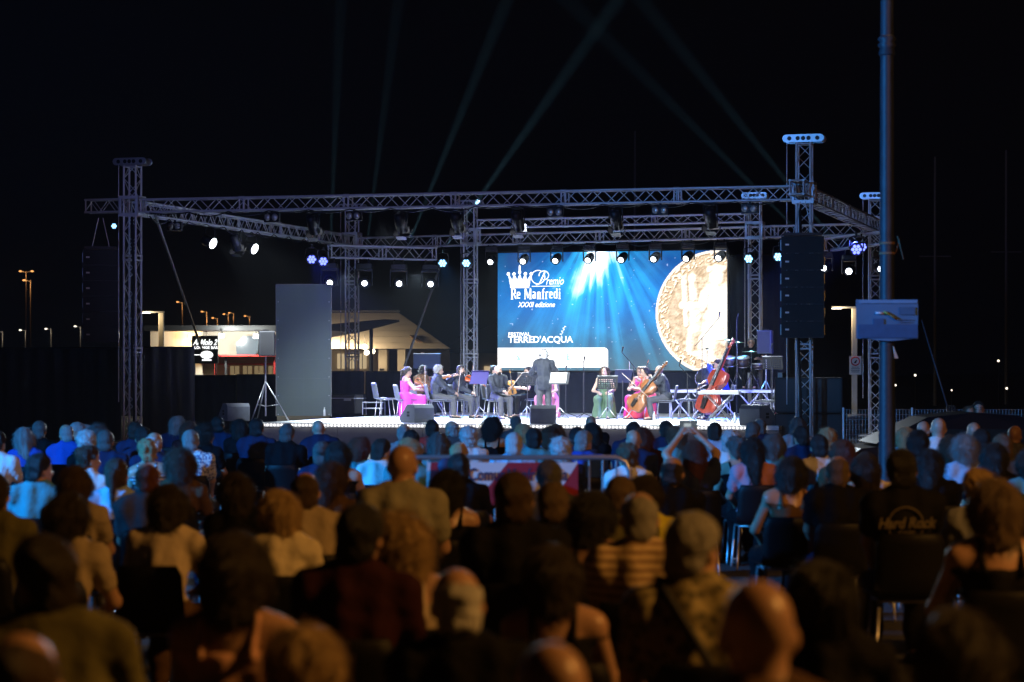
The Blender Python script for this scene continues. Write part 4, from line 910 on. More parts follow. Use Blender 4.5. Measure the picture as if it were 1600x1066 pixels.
SPEC = {'NAVYSTRIPE': pattern_mat('cloth_navy_stripe', (.02, .03, .08), (.7, .72, .75), 'stripe', 9), 'WHITEPRINT': pattern_mat('cloth_white_print', (.12, .15, .3), (.8, .8, .8), 'dots', 38),
        'CREAMSTRIPE': pattern_mat('cloth_cream_stripe', (.72, .66, .52), (.5, .45, .5), 'stripe', 6), 'TANSTRIPE': pattern_mat('cloth_tan_stripe', (.30, .19, .10), (.60, .45, .26), 'stripe', 8), 'OLIVEPRINT': pattern_mat('cloth_olive_print', (.10, .085, .04), (.34, .28, .14), 'dots', 26)}
bot = [cloth_mat('navy'), cloth_mat('black'), cloth_mat('dkgrey'), cloth_mat('brown')]
seats = []
AUD = [(*r_[:3], {'1': r_[3][0]+'4', '2': r_[3][0]+'5'}[r_[3][1]] if r_[3][1] in '12' and (r_[0]*7+r_[1]) % 5 < 2 else r_[3], *r_[4:]) for r_ in AUD]
for r_ in AUD:
    u, v, wpx, pose, hk = r_[:5]; J = PJ[pose]; top = J['head'].z+.122+{'bald': 0, 'fringe': 0, 'curly': .04, 'fluffy': .03, 'receding': .004}.get(hk, .015)
    Yv = HW[hk]*F/wpx; s_ = (EYE-(v-VH)*Yv/F)/top; s_ = min(max(s_, .87), 1.05); Yv = (EYE-s_*top)*F/(v-VH); seats.append([r_, Yv, top, (u-800)/F*Yv])
for it in range(30):                              # nobody sits in anybody's lap
    for i in range(len(seats)):
        for j in range(i+1, len(seats)):
            a, b = seats[i], seats[j]; dx = a[3]-b[3]; dy = a[1]-b[1]
            if abs(dx) < .50 and abs(dy) < .62:
                p = (.62-abs(dy))*.25*(1 if dy >= 0 else -1); a[1] += p; b[1] -= p
                for q in (a, b): q[1] = max(q[1], 3.6); q[3] = (q[0][0]-800)/F*q[1]
PEOPLE = {}
for r_, Yv, top, Xv in seats:
    u, v, wpx, pose, hk, hc, sk, tk, tc, lab = r_; J = PJ[pose]; s_ = min(max((EYE-(v-VH)*Yv/F)/top, .84), 1.12)
    rz = -math.atan2(1.0-Xv, 60-Yv)*.6+rng.uniform(-.12, .12)
    hx = Matrix.Rotation(rz, 3, 'Z')@Vector((J['head'].x, J['head'].y, 0))*s_
    t = thing('person', lab, 'person', (Xv-hx.x, Yv-hx.y, 0), (0, 0, rz), 'seated audience'); t.rotation_euler = (0, rng.uniform(-.05, .05), rz); t.scale = (s_,)*3
    put('body', pm(pose, 'body'), skin_mat(sk), t); m_ = SPEC.get(tc) or cloth_mat(tc)
    put('dress_top' if tk == 'strap' else 'shirt' if tk != 'jacket' else 'jacket', pm(pose, tk), m_, t); put('trousers', pm(pose, 'trousers'), rng.choice(bot), t); [put('shoe', pm(pose, ('shoe', i)), shoe_mat, t) for i in (0, 1)]
    if hk != 'bald': add_hair(t, J, hk, hc)
    ch_ = Matrix.Rotation(rz, 3, 'Z')@Vector((0, .02, 0))
    chair(Vector((Xv-hx.x, Yv-hx.y, 0))+ch_, rz, 'black chair under the '+' '.join(lab.split()[:12]), 'audience chairs', s_)
    PEOPLE[u, v] = t
# printing on the black T-shirt
tp = PEOPLE[1414, 700]; pr = mat('shirt_print', (.15, .12, .075), .7)
k = MB(); k.tube([(.105*math.cos(R(a)), .105*math.sin(R(a)), 0) for a in range(0, 361, 12)], .005, 5)
bz, by = .90, -.170
def on_back(me, z, y, name): link(name, me, tp, (0, y, z), (R(94), 0, 0))
on_back(k.mesh('print_ring', pr), bz-.01, by+.022, 'emblem_ring'); on_back(text_mesh('Hard Rock', .088, pr, 'print_text', 'CENTER', .002, .002, .86, .25), bz, by, 'emblem_lettering'); on_back(text_mesh('CAFE', .036, pr, 'print_text', 'CENTER', .002, .001, 1.2, 0), bz-.062, by+.004, 'emblem_lettering')
# shoulder strap on the mottled shirt
tb = PEOPLE[1107, 797]; k = MB(); k.tube([(-.10, .09, 1.06), (-.11, .0, 1.115), (-.09, -.09, 1.06), (.02, -.175, .86), (.14, -.19, .66)], .016, 6); k.build('bag_strap', mat('strap_black', (.015, .015, .018), .7), tb)
# the raised phone
wp_ = PEOPLE[1087, 689]; Jp = PJ['FP']; bpy.context.view_layer.update()
pc = wp_.matrix_world@((Jp['wr', 0]+Jp['wr', 1])/2+Vector((0, .03, .10)))
ph = thing('smartphone', 'phone held up sideways, its screen showing the stage', 'phone', pc, wp_.rotation_euler)
k = MB(); k.box((0, 0, 0), (.158, .009, .077), bev=.003); k.build('case', blackplastic, ph)
k = MB(); k.box((0, -.0055, 0), (.146, .002, .067)); k.build('screen', emit('phone_screen', (.16, .2, .24), .5), ph)
k = MB(); k.box((-.01, -.0075, .0), (.06, .001, .028)); k.build('live_picture', emit('phone_picture', (.7, .8, .85), .6), ph)
# ================================================================ the orchestra and its gear
greyshell = mat('grey_chair_plastic', (.11, .12, .14), .4)
TOPC.update({'magenta': (.60, .05, .42), 'fuchsia': (.72, .04, .35), 'sage': (.10, .17, .10), 'scarlet': (.62, .05, .06), 'charcoal': (.02, .024, .034), 'cobalt': (.03, .06, .45), 'rose': (.75, .22, .40)})
def cloth2(k): return mat('gown_'+k, TOPC[k], .7, var=.12, scale=6, bump=.3, bscale=18)
LOC = {}
def performer(key, u, b, rz, label, hair, hc, skin='a', sex='M', top='jacket', tcol='black', dress=None, sit=True, zf=FZ, beard=None, tex=None, chair_lab=None, cap=True, **kw):
    J = make_pose(sex=sex, stand=not sit, **kw); p = SP(u, b, z=zf); t = thing('person', label, 'person', p, (0, 0, R(rz)), 'orchestra musicians')
    put('body', make_body(J, .0125), skin_mat(skin), t)
    if dress: put('dress_bodice', make_top(J, 'dress', .0125), cloth2(dress), t); put('dress_skirt', make_skirt(J), cloth2(dress), t)
    else: put('jacket' if top == 'jacket' else 'shirt', make_top(J, top, .0125), cloth2(tcol) if tcol in ('charcoal', 'cobalt') else cloth_mat(tcol), t); put('trousers', make_trousers(J, .015), cloth_mat('dkgrey') if tcol == 'charcoal' else cloth_mat('navy') if tcol == 'cobalt' else cloth_mat('black'), t)
    [put('shoe', make_shoe(J, i), shoe_mat, t) for i in (0, 1)]
    if hair != 'bald': add_hair(t, J, hair, hc)
    face_bits(t, J, beard); LOC[key] = (t, J)
    if sit: chair(p+rotz(R(rz))@Vector((0, .02, 0)), R(rz), chair_lab or 'grey shell chair under the '+' '.join(label.split()[:11]), 'chairs on the stage', 1.0, greyshell)
    return t
def hand(key, i, off=(0, 0, 0)):
    t, J = LOC[key]; d = (J['wr', i]-J['el', i]).normalized(); return Vector(t.location)+Matrix.Rotation(t.rotation_euler.z, 3, 'Z')@(J['wr', i]+d*.10+Vector(off))
def loc2(key, v): t, J = LOC[key]; return Vector(t.location)+Matrix.Rotation(t.rotation_euler.z, 3, 'Z')@Vector(v)
performer('v1', 633, 6.0, -72, 'woman violinist in long magenta gown with dark tied-back hair', 'pony', 'dark', sex='F', dress='magenta', lean=4, head=(-6, 0, -6), hands=((-.10, .42, .80), (.13, .40, .72)))
performer('v2', 653, 7.7, -48, 'dark curly-haired musician bending over beside the magenta gown', 'fluffy', 'black', tcol='brown', lean=15, head=(-22, 0, 0), hands=((-.06, .42, .78), (.16, .38, .70)))
performer('v3', 681, 6.1, -80, 'grey-haired violinist in dark suit sitting in profile', 'fluffy', 'grey', tcol='charcoal', lean=5, head=(-3, 0, 0), hands=((-.08, .46, 1.05), (.13, .44, .66)))
performer('v4', 717, 6.7, -118, 'dark-haired bearded violinist with an orange-red violin at his shoulder', 'short', 'dark', tcol='charcoal', lean=3, head=(-4, 0, 18), beard='dark', hands=((-.16, .42, 1.02), (.10, .40, .66)))
performer('pi', 660, 10.6, -160, 'white-headed keyboard player standing behind a dark music desk', 'fringe', 'white', tcol='black', sit=False, hands=((-.2, .38, 1.08), (.2, .38, 1.08)))
performer('v5', 777, 6.0, -152, 'bald bearded musician in dark shirt with a violin upright on his knee', 'bald', 'dark', tcol='charcoal', lean=2, beard='dark', head=(-4, 0, 25), hands=((-.20, .34, .78), (.06, .40, .70)))
performer('v6', 769, 8.3, -110, 'dark-haired musician behind the bald bearded man', 'short', 'black', tcol='black', lean=3, head=(-4, 0, 0))
performer('w1', 828, 8.3, 118, 'dark-haired woman in black seen left of the conductor', 'updo', 'dark', sex='F', top='tee', tcol='black', lean=4, head=(-6, 0, 12), hands=((-.12, .4, .76), (.12, .4, .76)))
performer('w2', 858, 7.4, 160, 'woman in rose gown mostly hidden by the conductor', 'bob', 'dark', sex='F', dress='rose', lean=3)
performer('co', 850, 5.0, 3, 'conductor standing with his back turned in a dark grey suit', 'short', 'white', tcol='charcoal', sit=False, hands=((-.17, .36, 1.14), (.23, .34, 1.10)))
performer('g1', 945, 7.0, 172, 'woman in long sage green gown facing the audience', 'long', 'brown', sex='F', dress='sage', lean=3, head=(-6, 0, -12), hands=((-.15, .40, .68), (.14, .30, .66)))
performer('w3', 1002, 8.0, 150, 'fair-haired woman viola player in fuchsia gown behind the cello', 'updo', 'light', sex='F', dress='fuchsia', lean=3, head=(-8, 0, -10), hands=((-.14, .40, .98), (.14, .40, .74)))
performer('w4', 1014, 6.9, 112, 'dark bob-haired woman in scarlet gown beside the cello', 'bob', 'dark', sex='F', dress='scarlet', lean=10, head=(-16, 0, 10), hands=((-.12, .40, .76), (.12, .40, .76)))
performer('ce', 1040, 5.6, 88, 'bald cellist in dark suit seen from the side', 'bald', 'grey', tcol='charcoal', lean=12, head=(-10, 0, 8), hands=((-.02, .36, 1.02), (.22, .42, .72)), feet=((-.26, .34, .09), (.26, .34, .09)))
performer('ba', 1130, 6.6, 96, 'double bass player in bright blue shirt bending over the bass', 'short', 'dark', top='jacket', tcol='cobalt', lean=10, seat=.62, head=(-14, 0, 8), hands=((-.05, .36, 1.34), (.12, .40, .92)), chair_lab='tall grey stool chair of the double bass player')
RZ_ = 0.72
performer('dr', 1174, 10.2, 168, 'grey-haired drummer with glasses in black T-shirt', 'short', 'grey', skin='b', top='tee', tcol='black', zf=FZ+RZ_, lean=4, head=(-6, 0, 8), hands=((-.22, .42, .80), (.20, .42, .74)))
t, J = LOC['dr']; HMt = Matrix.Translation(J['head'])@J['hm'].to_4x4(); k = MB()
for sg in (-1, 1): k.tube([(.034*sg+.024*math.cos(R(a)), .098, .006+.02*math.sin(R(a))) for a in range(0, 361, 45)], .003, 4)
k.tube([(-.012, .1, .008), (.012, .1, .008)], .003, 4); k.build('glasses', blackmetal, t).matrix_local = HMt
t, J = LOC['co']; HMt = Matrix.Translation(J['head'])@J['hm'].to_4x4(); k = MB(); k.tube([(.096*math.cos(R(a)), -.01, .02+.125*math.sin(R(a))) for a in range(-10, 191, 20)], .009, 6)
for sg in (-1, 1): k.ball((.098*sg, -.01, -.01), (.022, .036, .042), 10)
k.build('headphones', blackplastic, t).matrix_local = HMt

# ---------------------------------------------------------------- string instruments
def outline(n=40):
    pts = []
    for i in range(n):
        t_ = i/(n-1); y_ = .355*t_; wd = .103 if t_ < .35 else .083
        waist = .055+.0*t_
        # lower bout, waist, upper bout
        w_ = .102*math.exp(-((t_-.22)/.25)**4)+.083*math.exp(-((t_-.83)/.19)**4)+.052*math.exp(-((t_-.55)/.14)**2)*.62
        w_ *= min(1, math.sqrt(max(0, 1-(2*max(0, .5-t_*6))**2))+.0) if t_ < .08 else 1
        if t_ > .95: w_ *= math.sqrt(max(.02, 1-((t_-.95)/.052)**2))
        if t_ < .06: w_ *= math.sqrt(max(.05, 1-((.06-t_)/.062)**2))
        pts.append((w_, y_))
    return pts
OL = outline(); POLY = [(x, y) for x, y in OL]+[(-x, y) for x, y in OL[::-1]]
def fiddle(kind, A, B, normal, col, label, total=.60):
    A, B, N = Vector(A), Vector(B), Vector(normal).normalized(); L = (B-A).length; s = L/total; yv = (B-A).normalized(); N = (N-yv*N.dot(yv)).normalized(); xv = yv.cross(N)
    t = thing(kind, label, 'instrument', A); t.matrix_world = Matrix.Translation(A)@Matrix((xv, yv, N)).transposed().to_4x4()@Matrix.Scale(s, 4)
    wood = mat('varnish_'+'_'.join(str(int(c*99)) for c in col), col, .25, var=.3, scale=14, stretch=(4, 1, 4), spec=.6); dark = mat('ebony', (.015, .012, .01), .3)
    k = MB(); k.prism(POLY, -.02, .02); n = len(POLY)
    for z, sgn in ((.02, 1), (-.02, -1)):                # arched plates
        inner = [(x*.86, .1775+(y-.1775)*.93, z+sgn*.010) for x, y in POLY]; inn2 = [(x*.4, .1775+(y-.1775)*.5, z+sgn*.016) for x, y in POLY]
        vs = [(x, y, z+sgn*.001) for x, y in POLY]+inner+inn2; fs = []
        for q in (0, 1):
            for i in range(n):
                f = (q*n+i, q*n+(i+1) % n, (q+1)*n+(i+1) % n, (q+1)*n+i); fs.append(f if sgn > 0 else f[::-1])
        fs.append([2*n+i for i in range(n)] if sgn > 0 else [2*n+i for i in range(n)][::-1]); k.add(vs, fs, 0, True)
    k.build('soundbox', wood, t)
    k = MB(); k.hull([(sx*.012, .33, z) for sx in (-1, 1) for z in (.015, .03)]+[(sx*.011, .52, z) for sx in (-1, 1) for z in (.012, .028)]); k.build('neck', wood, t)
    k = MB(); k.hull([(sx*.02, .22, .048) for sx in (-1, 1)]+[(sx*.02, .22, .042) for sx in (-1, 1)]+[(sx*.012, .52, z) for sx in (-1, 1) for z in (.0285, .034)]); k.build('fingerboard', dark, t)
    k = MB(); k.tube([(0, .52, .02), (0, .565, .008), (0, .585, -.005), (0, .595, .012), (0, .585, .02)], [.013, .011, .01, .012, .008], 8)
    k.build('scroll', wood, t)
    for i in range(4): k = MB(); k.cyl((-.03 if i % 2 else .03, .535+i*.01, .012), (0, .535+i*.01, .012), .004, n=6); k.build('tuning_peg', dark, t)
    k = MB(); k.box((0, .165, .048), (.042, .004, .035)); k.build('bridge', mat('maple', (.5, .36, .2), .5), t)
    k = MB(); k.hull([(sx*.018, .03, z) for sx in (-1, 1) for z in (.04, .046)]+[(sx*.024, .12, z) for sx in (-1, 1) for z in (.05, .055)]); k.build('tailpiece', dark, t)
    for i in range(4): k = MB(); k.cyl(((i-1.5)*.008, .11, .055), ((i-1.5)*.005, .525, .036), .0009, n=4); k.build('string', steel, t)
    if kind in ('cello', 'double_bass'): k = MB(); k.cyl((0, 0, 0), (0, -.09 if kind == 'cello' else -.04, 0), .006, n=6); k.build('endpin', steel, t)
    return t
def bow(a, b, label):
    a, b = Vector(a), Vector(b); t = thing('violin_bow', label, 'bow', a, group='bows of the string players'); d = b-a; n_ = d.orthogonal().normalized()*.022
    k = MB(); k.tube([(0, 0, 0), d*.5-n_*.35, d], [.006, .005, .004], 6); k.build('stick', mat('bow_wood', (.35, .2, .1), .4), t)
    k = MB(); k.tube([n_+d*.03, d*.99+n_*.5], .0045, 4); k.build('bow_hair', mat('bow_hair_white', (.85, .83, .78), .6), t)
    k = MB(); k.box(d*.05+n_*.5, (.02, .02, .03)); k.build('frog', blackplastic, t)
cam_d_ = Vector((0, -1, 0))
a_ = hand('v1', 0); fiddle('violin', a_+Vector((-.22, 0, .16)), a_+Vector((.26, -.05, -.12)), (.3, -.8, .6), (.30, .12, .05), 'small brown violin held across the magenta gown')
bow(hand('v1', 1, (0, 0, -.05)), hand('v1', 1, (0, 0, .62)), 'bow held upright before the magenta gown')
a_ = loc2('v2', (-.02, .30, .86)); fiddle('viola', a_+Vector((.10, 0, -.20)), a_+Vector((-.06, -.05, .44)), (.3, -1, .1), (.22, .08, .04), 'dark viola propped upright by the bending musician', )
a_ = loc2('v3', (-.02, .16, 1.02)); fiddle('violin', a_, hand('v3', 0, (0, .04, .02)), (0, -.5, .85), (.36, .15, .07), 'violin tucked under the grey-haired man\'s chin')
bow(hand('v3', 1, (0, 0, -.03)), hand('v3', 1, (0, .1, .68)), 'bow upright on the grey-haired man\'s knee')
a_ = loc2('v4', (-.09, .14, 1.04)); fiddle('violin', a_, a_+Vector((.52, -.10, -.24)), (.2, -.8, .6), (.42, .075, .02), 'orange-red violin slanting down from the bearded man\'s shoulder')
bow(hand('v4', 1, (0, 0, -.04)), hand('v4', 1, (0, -.05, .72)), 'bow upright before the bearded man\'s chest')
a_ = loc2('v5', (-.24, .36, .60)); fiddle('violin', a_, a_+Vector((-.07, .0, .62)), (.1, -1, .1), (.45, .20, .04), 'honey-yellow violin standing upright on the bald man\'s knee')
bow(hand('v5', 1, (0, 0, -.03)), hand('v5', 1, (-.42, .1, .5)), 'bow slanting from the bald man\'s hand')
a_ = loc2('w3', (-.1, .2, .92)); fiddle('viola', a_, a_+Vector((.02, -.06, .02))+Vector((-.18, 0, -.6))*-.9, (.2, -1, .2), (.55, .2, .08), 'reddish viola held before the fuchsia gown')
bow(hand('w3', 1), hand('w3', 1, (0, 0, .7)), 'bow beside the fuchsia gown')
b_, c_ = SP(987, 5.2, 641), SP(1043, 5.4, 566); fiddle('cello', b_, c_, (-.62, -.78, .25), (.26, .10, .035), 'brown cello leaning back against the bald cellist')
bow(SP(1016, 4.95, 622), SP(972, 4.85, 583), 'cello bow crossing the cello strings')
b_, c_ = SP(1100, 5.9, 647), SP(1147, 6.3, 531); fiddle('double_bass', b_, c_, (-.72, -.68, .2), (.30, .045, .025), 'large reddish double bass leaning on its blue-shirted player')
bow(SP(1105, 5.6, 600), SP(1080, 5.4, 612), 'short bow beside the double bass')

# ---------------------------------------------------------------- stands, monitors, loudspeakers, drums
def music_stand(u, b, rz, label, h=1.12, deskm=blackmetal, perf=True, zf=FZ, w_=.50, hh=.34, sheet=False):
    t = thing('music_stand', label, 'music stand', SP(u, b, z=zf), (0, 0, R(rz)), 'music stands')
    for i in range(3):
        a = R(90+120*i); k = MB(); k.tube([(0, 0, .32), (.27*math.cos(a), .27*math.sin(a), .012)], .009, 6); k.build('leg', steel, t)
    k = MB(); k.cyl((0, 0, .2), (0, 0, h), .012); k.build('pole', mat('dark_steel', (.06, .06, .065), .4, .5), t)
    M = Matrix.Translation((0, 0, h+hh*.32))@Matrix.Rotation(R(-66), 4, 'X'); k = MB(); th = .003
    if perf:
        nx, ny = 10, 5; xs = [-w_/2]; ys = [-hh/2]
        for i in range(nx): c = -w_/2+.03+(w_-.06)*(i+.5)/nx; xs += [c-.011, c+.011]
        for i in range(ny): c = -hh/2+.07+(hh-.10)*(i+.5)/ny; ys += [c-.012, c+.012]
        xs.append(w_/2); ys.append(hh/2)
        for i in range(len(xs)-1):
            for j in range(len(ys)-1):
                if i % 2 == 1 and j % 2 == 1: continue
                k.add([M@Vector((xs[a], ys[b_], 0)) for a, b_ in ((i, j), (i+1, j), (i+1, j+1), (i, j+1))], [(0, 1, 2, 3)])
    else: k.box((0, 0, 0), (w_, hh, th)); k.v = [tuple(M@Vector(v)) for v in k.v]
    k.build('desk', deskm, t); k = MB(); k.box((0, -hh/2+.004, .022), (w_, .008, .045)); k.v = [tuple(M@Vector(v)) for v in k.v]; k.build('ledge', deskm, t)
    if sheet:
        k = MB(); k.box((.02, .0, .008), (w_*.8, hh*.8, .004)); k.v = [tuple(M@Vector(v)) for v in k.v]; k.build('sheet_music', mat('paper', (.75, .75, .72), .8), t)
violet = mat('violet_folder', (.02, .012, .10), .6)
music_stand(749, 5.2, 148, 'music stand with violet folder right of the bearded violinist', h=.92, deskm=violet, perf=False)
music_stand(824, 6.0, 0, 'dark perforated music stand left of the conductor', h=.88)
music_stand(874, 4.4, 160, 'music stand with white sheets at the conductor\'s right hand', h=.92, sheet=True, perf=False)
music_stand(949, 5.6, 4, 'dark perforated music stand before the sage green gown', h=.80)
music_stand(973, 6.2, 28, 'blue-lit music stand behind the perforated stand near the green gown', h=.95, deskm=navycloth, perf=False)
music_stand(1207, 7.2, -14, 'dark perforated music stand before the drummer at right', h=1.28, sheet=False)
music_stand(667, 9.6, 4, 'wide dark music desk before the white-headed keyboard player', h=1.32, perf=False, w_=.72, hh=.42, deskm=navycloth)
def keyboard(u, b, label, L=1.0, h=.95, rz=0, m=blackplastic):
    t = thing('keyboard_piano', label, 'keyboard', SP(u, b, z=FZ), (0, 0, STAGE_RZ+R(rz)))
    for s_ in (-1, 1):
        for y in (-.12, .12): k = MB(); k.tube([(s_*-.3, y, .015), (s_*.3, y, h-.05)], .014, 6); k.build('stand_leg', steel, t)
    k = MB(); k.box((0, 0, h), (L, .32, .09), bev=.012); k.build('case', m, t)
    for i in range(int(L/.034)-2): k = MB(); k.box((-L/2+.05+i*.034, .08, h+.052), (.030, .14, .014)); k.build('white_key', mat('ivory', (.8, .8, .76), .4), t)
keyboard(680, 10.0, 'keyboard under the dark desk behind the violinists', 1.0, .98)
keyboard(1124, 4.3, 'pale grey keyboard on crossed legs before the double bass', .98, .68, 0, mat('pale_grey_case', (.5, .52, .55), .5))
def wedge(u, b, rz, label, s=1.0):
    t = thing('wedge_monitor', label, 'stage monitor', SP(u, b, z=FZ), (0, 0, R(rz)), 'floor wedge monitors')
    pr_ = [(-.26, .0), (.26, .0), (.30, .10), (.02, .42), (-.20, .42), (-.26, .34)]; w_ = .58*s
    M = Matrix.Translation((-w_/2, 0, 0))@Matrix(((0, 0, 1, 0), (1, 0, 0, 0), (0, 1, 0, 0), (0, 0, 0, 1)))
    k = MB(); k.prism([(x*s, y*s) for x, y in pr_], 0, w_, M); k.build('cabinet', mat('wedge_paint', (.17, .19, .22), .55, var=.15, scale=9, bump=.2, bscale=120), t)
    k = MB(); M2 = Matrix.Translation((0, .165*s, .262*s))@Matrix.Rotation(R(-48.8), 4, 'X'); k.box((0, 0, .006), (w_*.88, .37*s, .012)); k.v = [tuple(M2@Vector(v)) for v in k.v]; k.build('grille', mat('grille_black', (.03, .03, .032), .6, bump=.5, bscale=200), t)
    for sg in (-1, 1):
        k = MB(); k.box((sg*(w_/2+.002), -.02*s, .2*s), (.006, .09*s, .12*s)); hd = k.build('handle_recess', blackmetal, t); k = MB(); k.box((sg*(w_/2+.006), -.02*s, .2*s), (.006, .10*s, .014)); k.build('handle_bar', greymetal, hd)
    k = MB(); k.box((0, -.262*s, .06*s), (.16*s, .006, .03*s)); k.build('connector_plate', greymetal, t)
wedge(652, 1.6, 42, 'wedge monitor at the stage edge before the magenta gown')
wedge(848, 1.3, 2, 'wedge monitor at the stage edge before the conductor')
wedge(1184, 1.2, -48, 'wedge monitor at the right end of the stage edge', 1.05)
wedge(366, 2.2, 30, 'pale wedge monitor at the left, before the navy drapes', 1.0)
LOC['wl'] = None
def tripod_speaker(u, b, vtop, label, zf=FZ, rz=0):
    p = SP(u, b, z=zf); zt = EYE-(vtop-VH)*p.y/F-zf; t = thing('speaker_stand', 'black tripod stand under the '+label, 'speaker stand', p, (0, 0, R(rz)), 'speaker stands')
    k = MB(); k.cyl((0, 0, .12), (0, 0, zt-.64), .019); k.build('pole', steel, t)
    for i in range(3):
        a = R(100+120*i); k = MB(); k.tube([(0, 0, .95), (.55*math.cos(a), .55*math.sin(a), .015)], .015, 6); lg = k.build('leg', steel, t)
        k = MB(); k.tube([(0, 0, .35), (.33*math.cos(a), .33*math.sin(a), .40)], .01, 6); k.build('brace', steel, lg)
    q = thing('loudspeaker', label, 'loudspeaker', p+Vector((0, 0, zt-.64)), (0, 0, R(rz)), 'speakers on tripods')
    k = MB(); k.hull([(sx*.19*f, y, z) for sx in (-1, 1) for (y, f) in ((-.17, 1), (.17, .72)) for z in (.01, .60)]+[(sx*.17, y, z) for sx in (-1, 1) for y in (-.19,) for z in (.03, .58)]); k.build('cabinet', mat('speaker_grey', (.06, .062, .066), .6, bump=.2, bscale=80), q)
    k = MB(); k.box((0, -.195, .3), (.32, .012, .52)); k.build('grille', mat('grille_black', (.03, .03, .032), .6), q)
    k = MB(); k.box((0, .0, .625), (.14, .03, .03)); k.build('handle', blackmetal, q)
tripod_speaker(415, 1.9, 515, 'grey loudspeaker left of the tall grey panel', rz=18)
tripod_speaker(1197, 9.0, 514, 'grey loudspeaker right of the drummer', rz=-25)
def mic_stand(u, b, vt, label, boom=None, zf=FZ):
    p = SP(u, b, z=zf); h = EYE-(vt-VH)*p.y/F-zf; t = thing('microphone_stand', label, 'microphone stand', p, (0, 0, rng.uniform(0, 2)), 'microphone stands')
    for i in range(3): a = R(120*i); k = MB(); k.tube([(0, 0, .12), (.3*math.cos(a), .3*math.sin(a), .01)], .009, 5); k.build('leg', blackmetal, t)
    k = MB(); k.cyl((0, 0, .1), (0, 0, h), .011, n=6); k.build('pole', mat('dark_steel', (.06, .06, .065), .4, .5), t)
    e = Vector((0, 0, h))
    if boom:
        d = rotz(-t.rotation_euler.z)@Vector(boom); k = MB(); k.cyl(e-d*.4, e+d, .009, n=6); k.build('boom_arm', blackmetal, t); e = e+d
    k = MB(); k.cyl(e, e+Vector((.02, -.02, .11)), .013, .02, n=8); k.ball(e+Vector((.022, -.022, .125)), .027, 8); k.build('microphone', blackmetal, t)
mic_stand(912, 7.6, 566, 'thin microphone stand left of the sage green gown'); mic_stand(1097, 7.5, 528, 'tall black boom microphone stand before the medallion', (.42, 0, .5))
mic_stand(990, 8.6, 572, 'boom microphone stand over the fuchsia gown', (-.3, 0, .35)); mic_stand(1074, 5.0, 585, 'low boom microphone stand beside the cellist\'s chair', (-.2, -.1, .2))
mic_stand(1151, 8.2, 500, 'very tall microphone stand between bass player and drummer'); mic_stand(884, 9.0, 580, 'small microphone stand right of the conductor')
mic_stand(1205, 6.0, 545, 'tall microphone stand at the right end of the stage')
chair(SP(601, 7.0), R(-70), 'empty grey chair left of the magenta gown', 'chairs on the stage', 1.05, greyshell)
chair(SP(1197, 5.2), R(70), 'empty grey chair behind the right wedge monitor', 'chairs on the stage', 1.05, greyshell)
chair(SP(1074, 6.6), R(80), 'empty grey chair between the cellist and the bass player', 'chairs on the stage', 1.05, greyshell)
# drum riser and drums
ri = thing('drum_riser', 'raised drum platform on crossed scissor legs', 'riser', SP(1148, 10.2, z=FZ), (0, 0, STAGE_RZ)); RW, RD = 3.0, 2.6
for i in range(3): k = MB(); k.box((-RW/2+RW*(i+.5)/3, 0, RZ_-.04), (RW/3-.006, RD, .08)); k.build('deck_panel', mat('riser_deck', (.10, .10, .11), .6, var=.2), ri)
k = MB(); k.box((0, -RD/2-.012, RZ_-.045), (RW, .02, .07)); k.build('edge_rail', alu, ri)
for i in range(5):
    x0, x1 = -RW/2+RW*i/5+.04, -RW/2+RW*(i+1)/5-.04
    for (p_, q_) in ((x0, x1), (x1, x0)): k = MB(); k.cyl((p_, -RD/2+.05, .02), (q_, -RD/2+.05, RZ_-.085), .018, n=6); k.build('scissor_leg', alu, ri)
for sx in (-1, 1):
    for y in (-1, 1): k = MB(); k.cyl((sx*(RW/2-.05), y*(RD/2-.08), 0), (sx*(RW/2-.05), y*(RD/2-.08), RZ_-.085), .025); k.build('corner_leg', alu, ri)
dk = thing('drum_kit', 'drum kit with cymbals in front of the drummer', 'drum kit', SP(1150, 9.7, z=FZ+RZ_), (0, 0, R(-12)))
drumm = mat('drum_shell', (.05, .03, .03), .25, spec=.6); skin_d = mat('drum_head', (.7, .7, .68), .5); chrome = mat('chrome', (.7, .7, .72), .18, .95); brass = mat('cymbal_brass', (.55, .42, .18), .28, .9)
def drum(c, r, h_, tilt, name):
    M = Matrix.Rotation(R(tilt), 3, 'X'); k = MB(); k.lathe([(r, 0), (r, h_)], c, 20, rot=M); d_ = k.build(name, drumm, dk); k = MB(); k.lathe([(r*.97, h_+.001), (r*.97, h_+.006)], c, 20, rot=M); k.build('drum_skin', blackplastic if name == 'bass_drum' else skin_d, d_)
    for z in (.012, h_-.012): k = MB(); k.lathe([(r+.001, z-.012), (r+.012, z-.012), (r+.012, z+.012), (r+.001, z+.012)], c, 20, rot=M); k.build('hoop', chrome, d_)
drum((-.75, .15, .28), .27, .40, 90, 'bass_drum'); drum((-.15, -.05, .62), .15, .22, 20, 'tom'); drum((.2, -.05, .60), .16, .24, 20, 'tom'); drum((.55, .15, .52), .17, .14, 6, 'snare'); drum((-.45, .3, .28), .2, .38, 4, 'floor_tom')
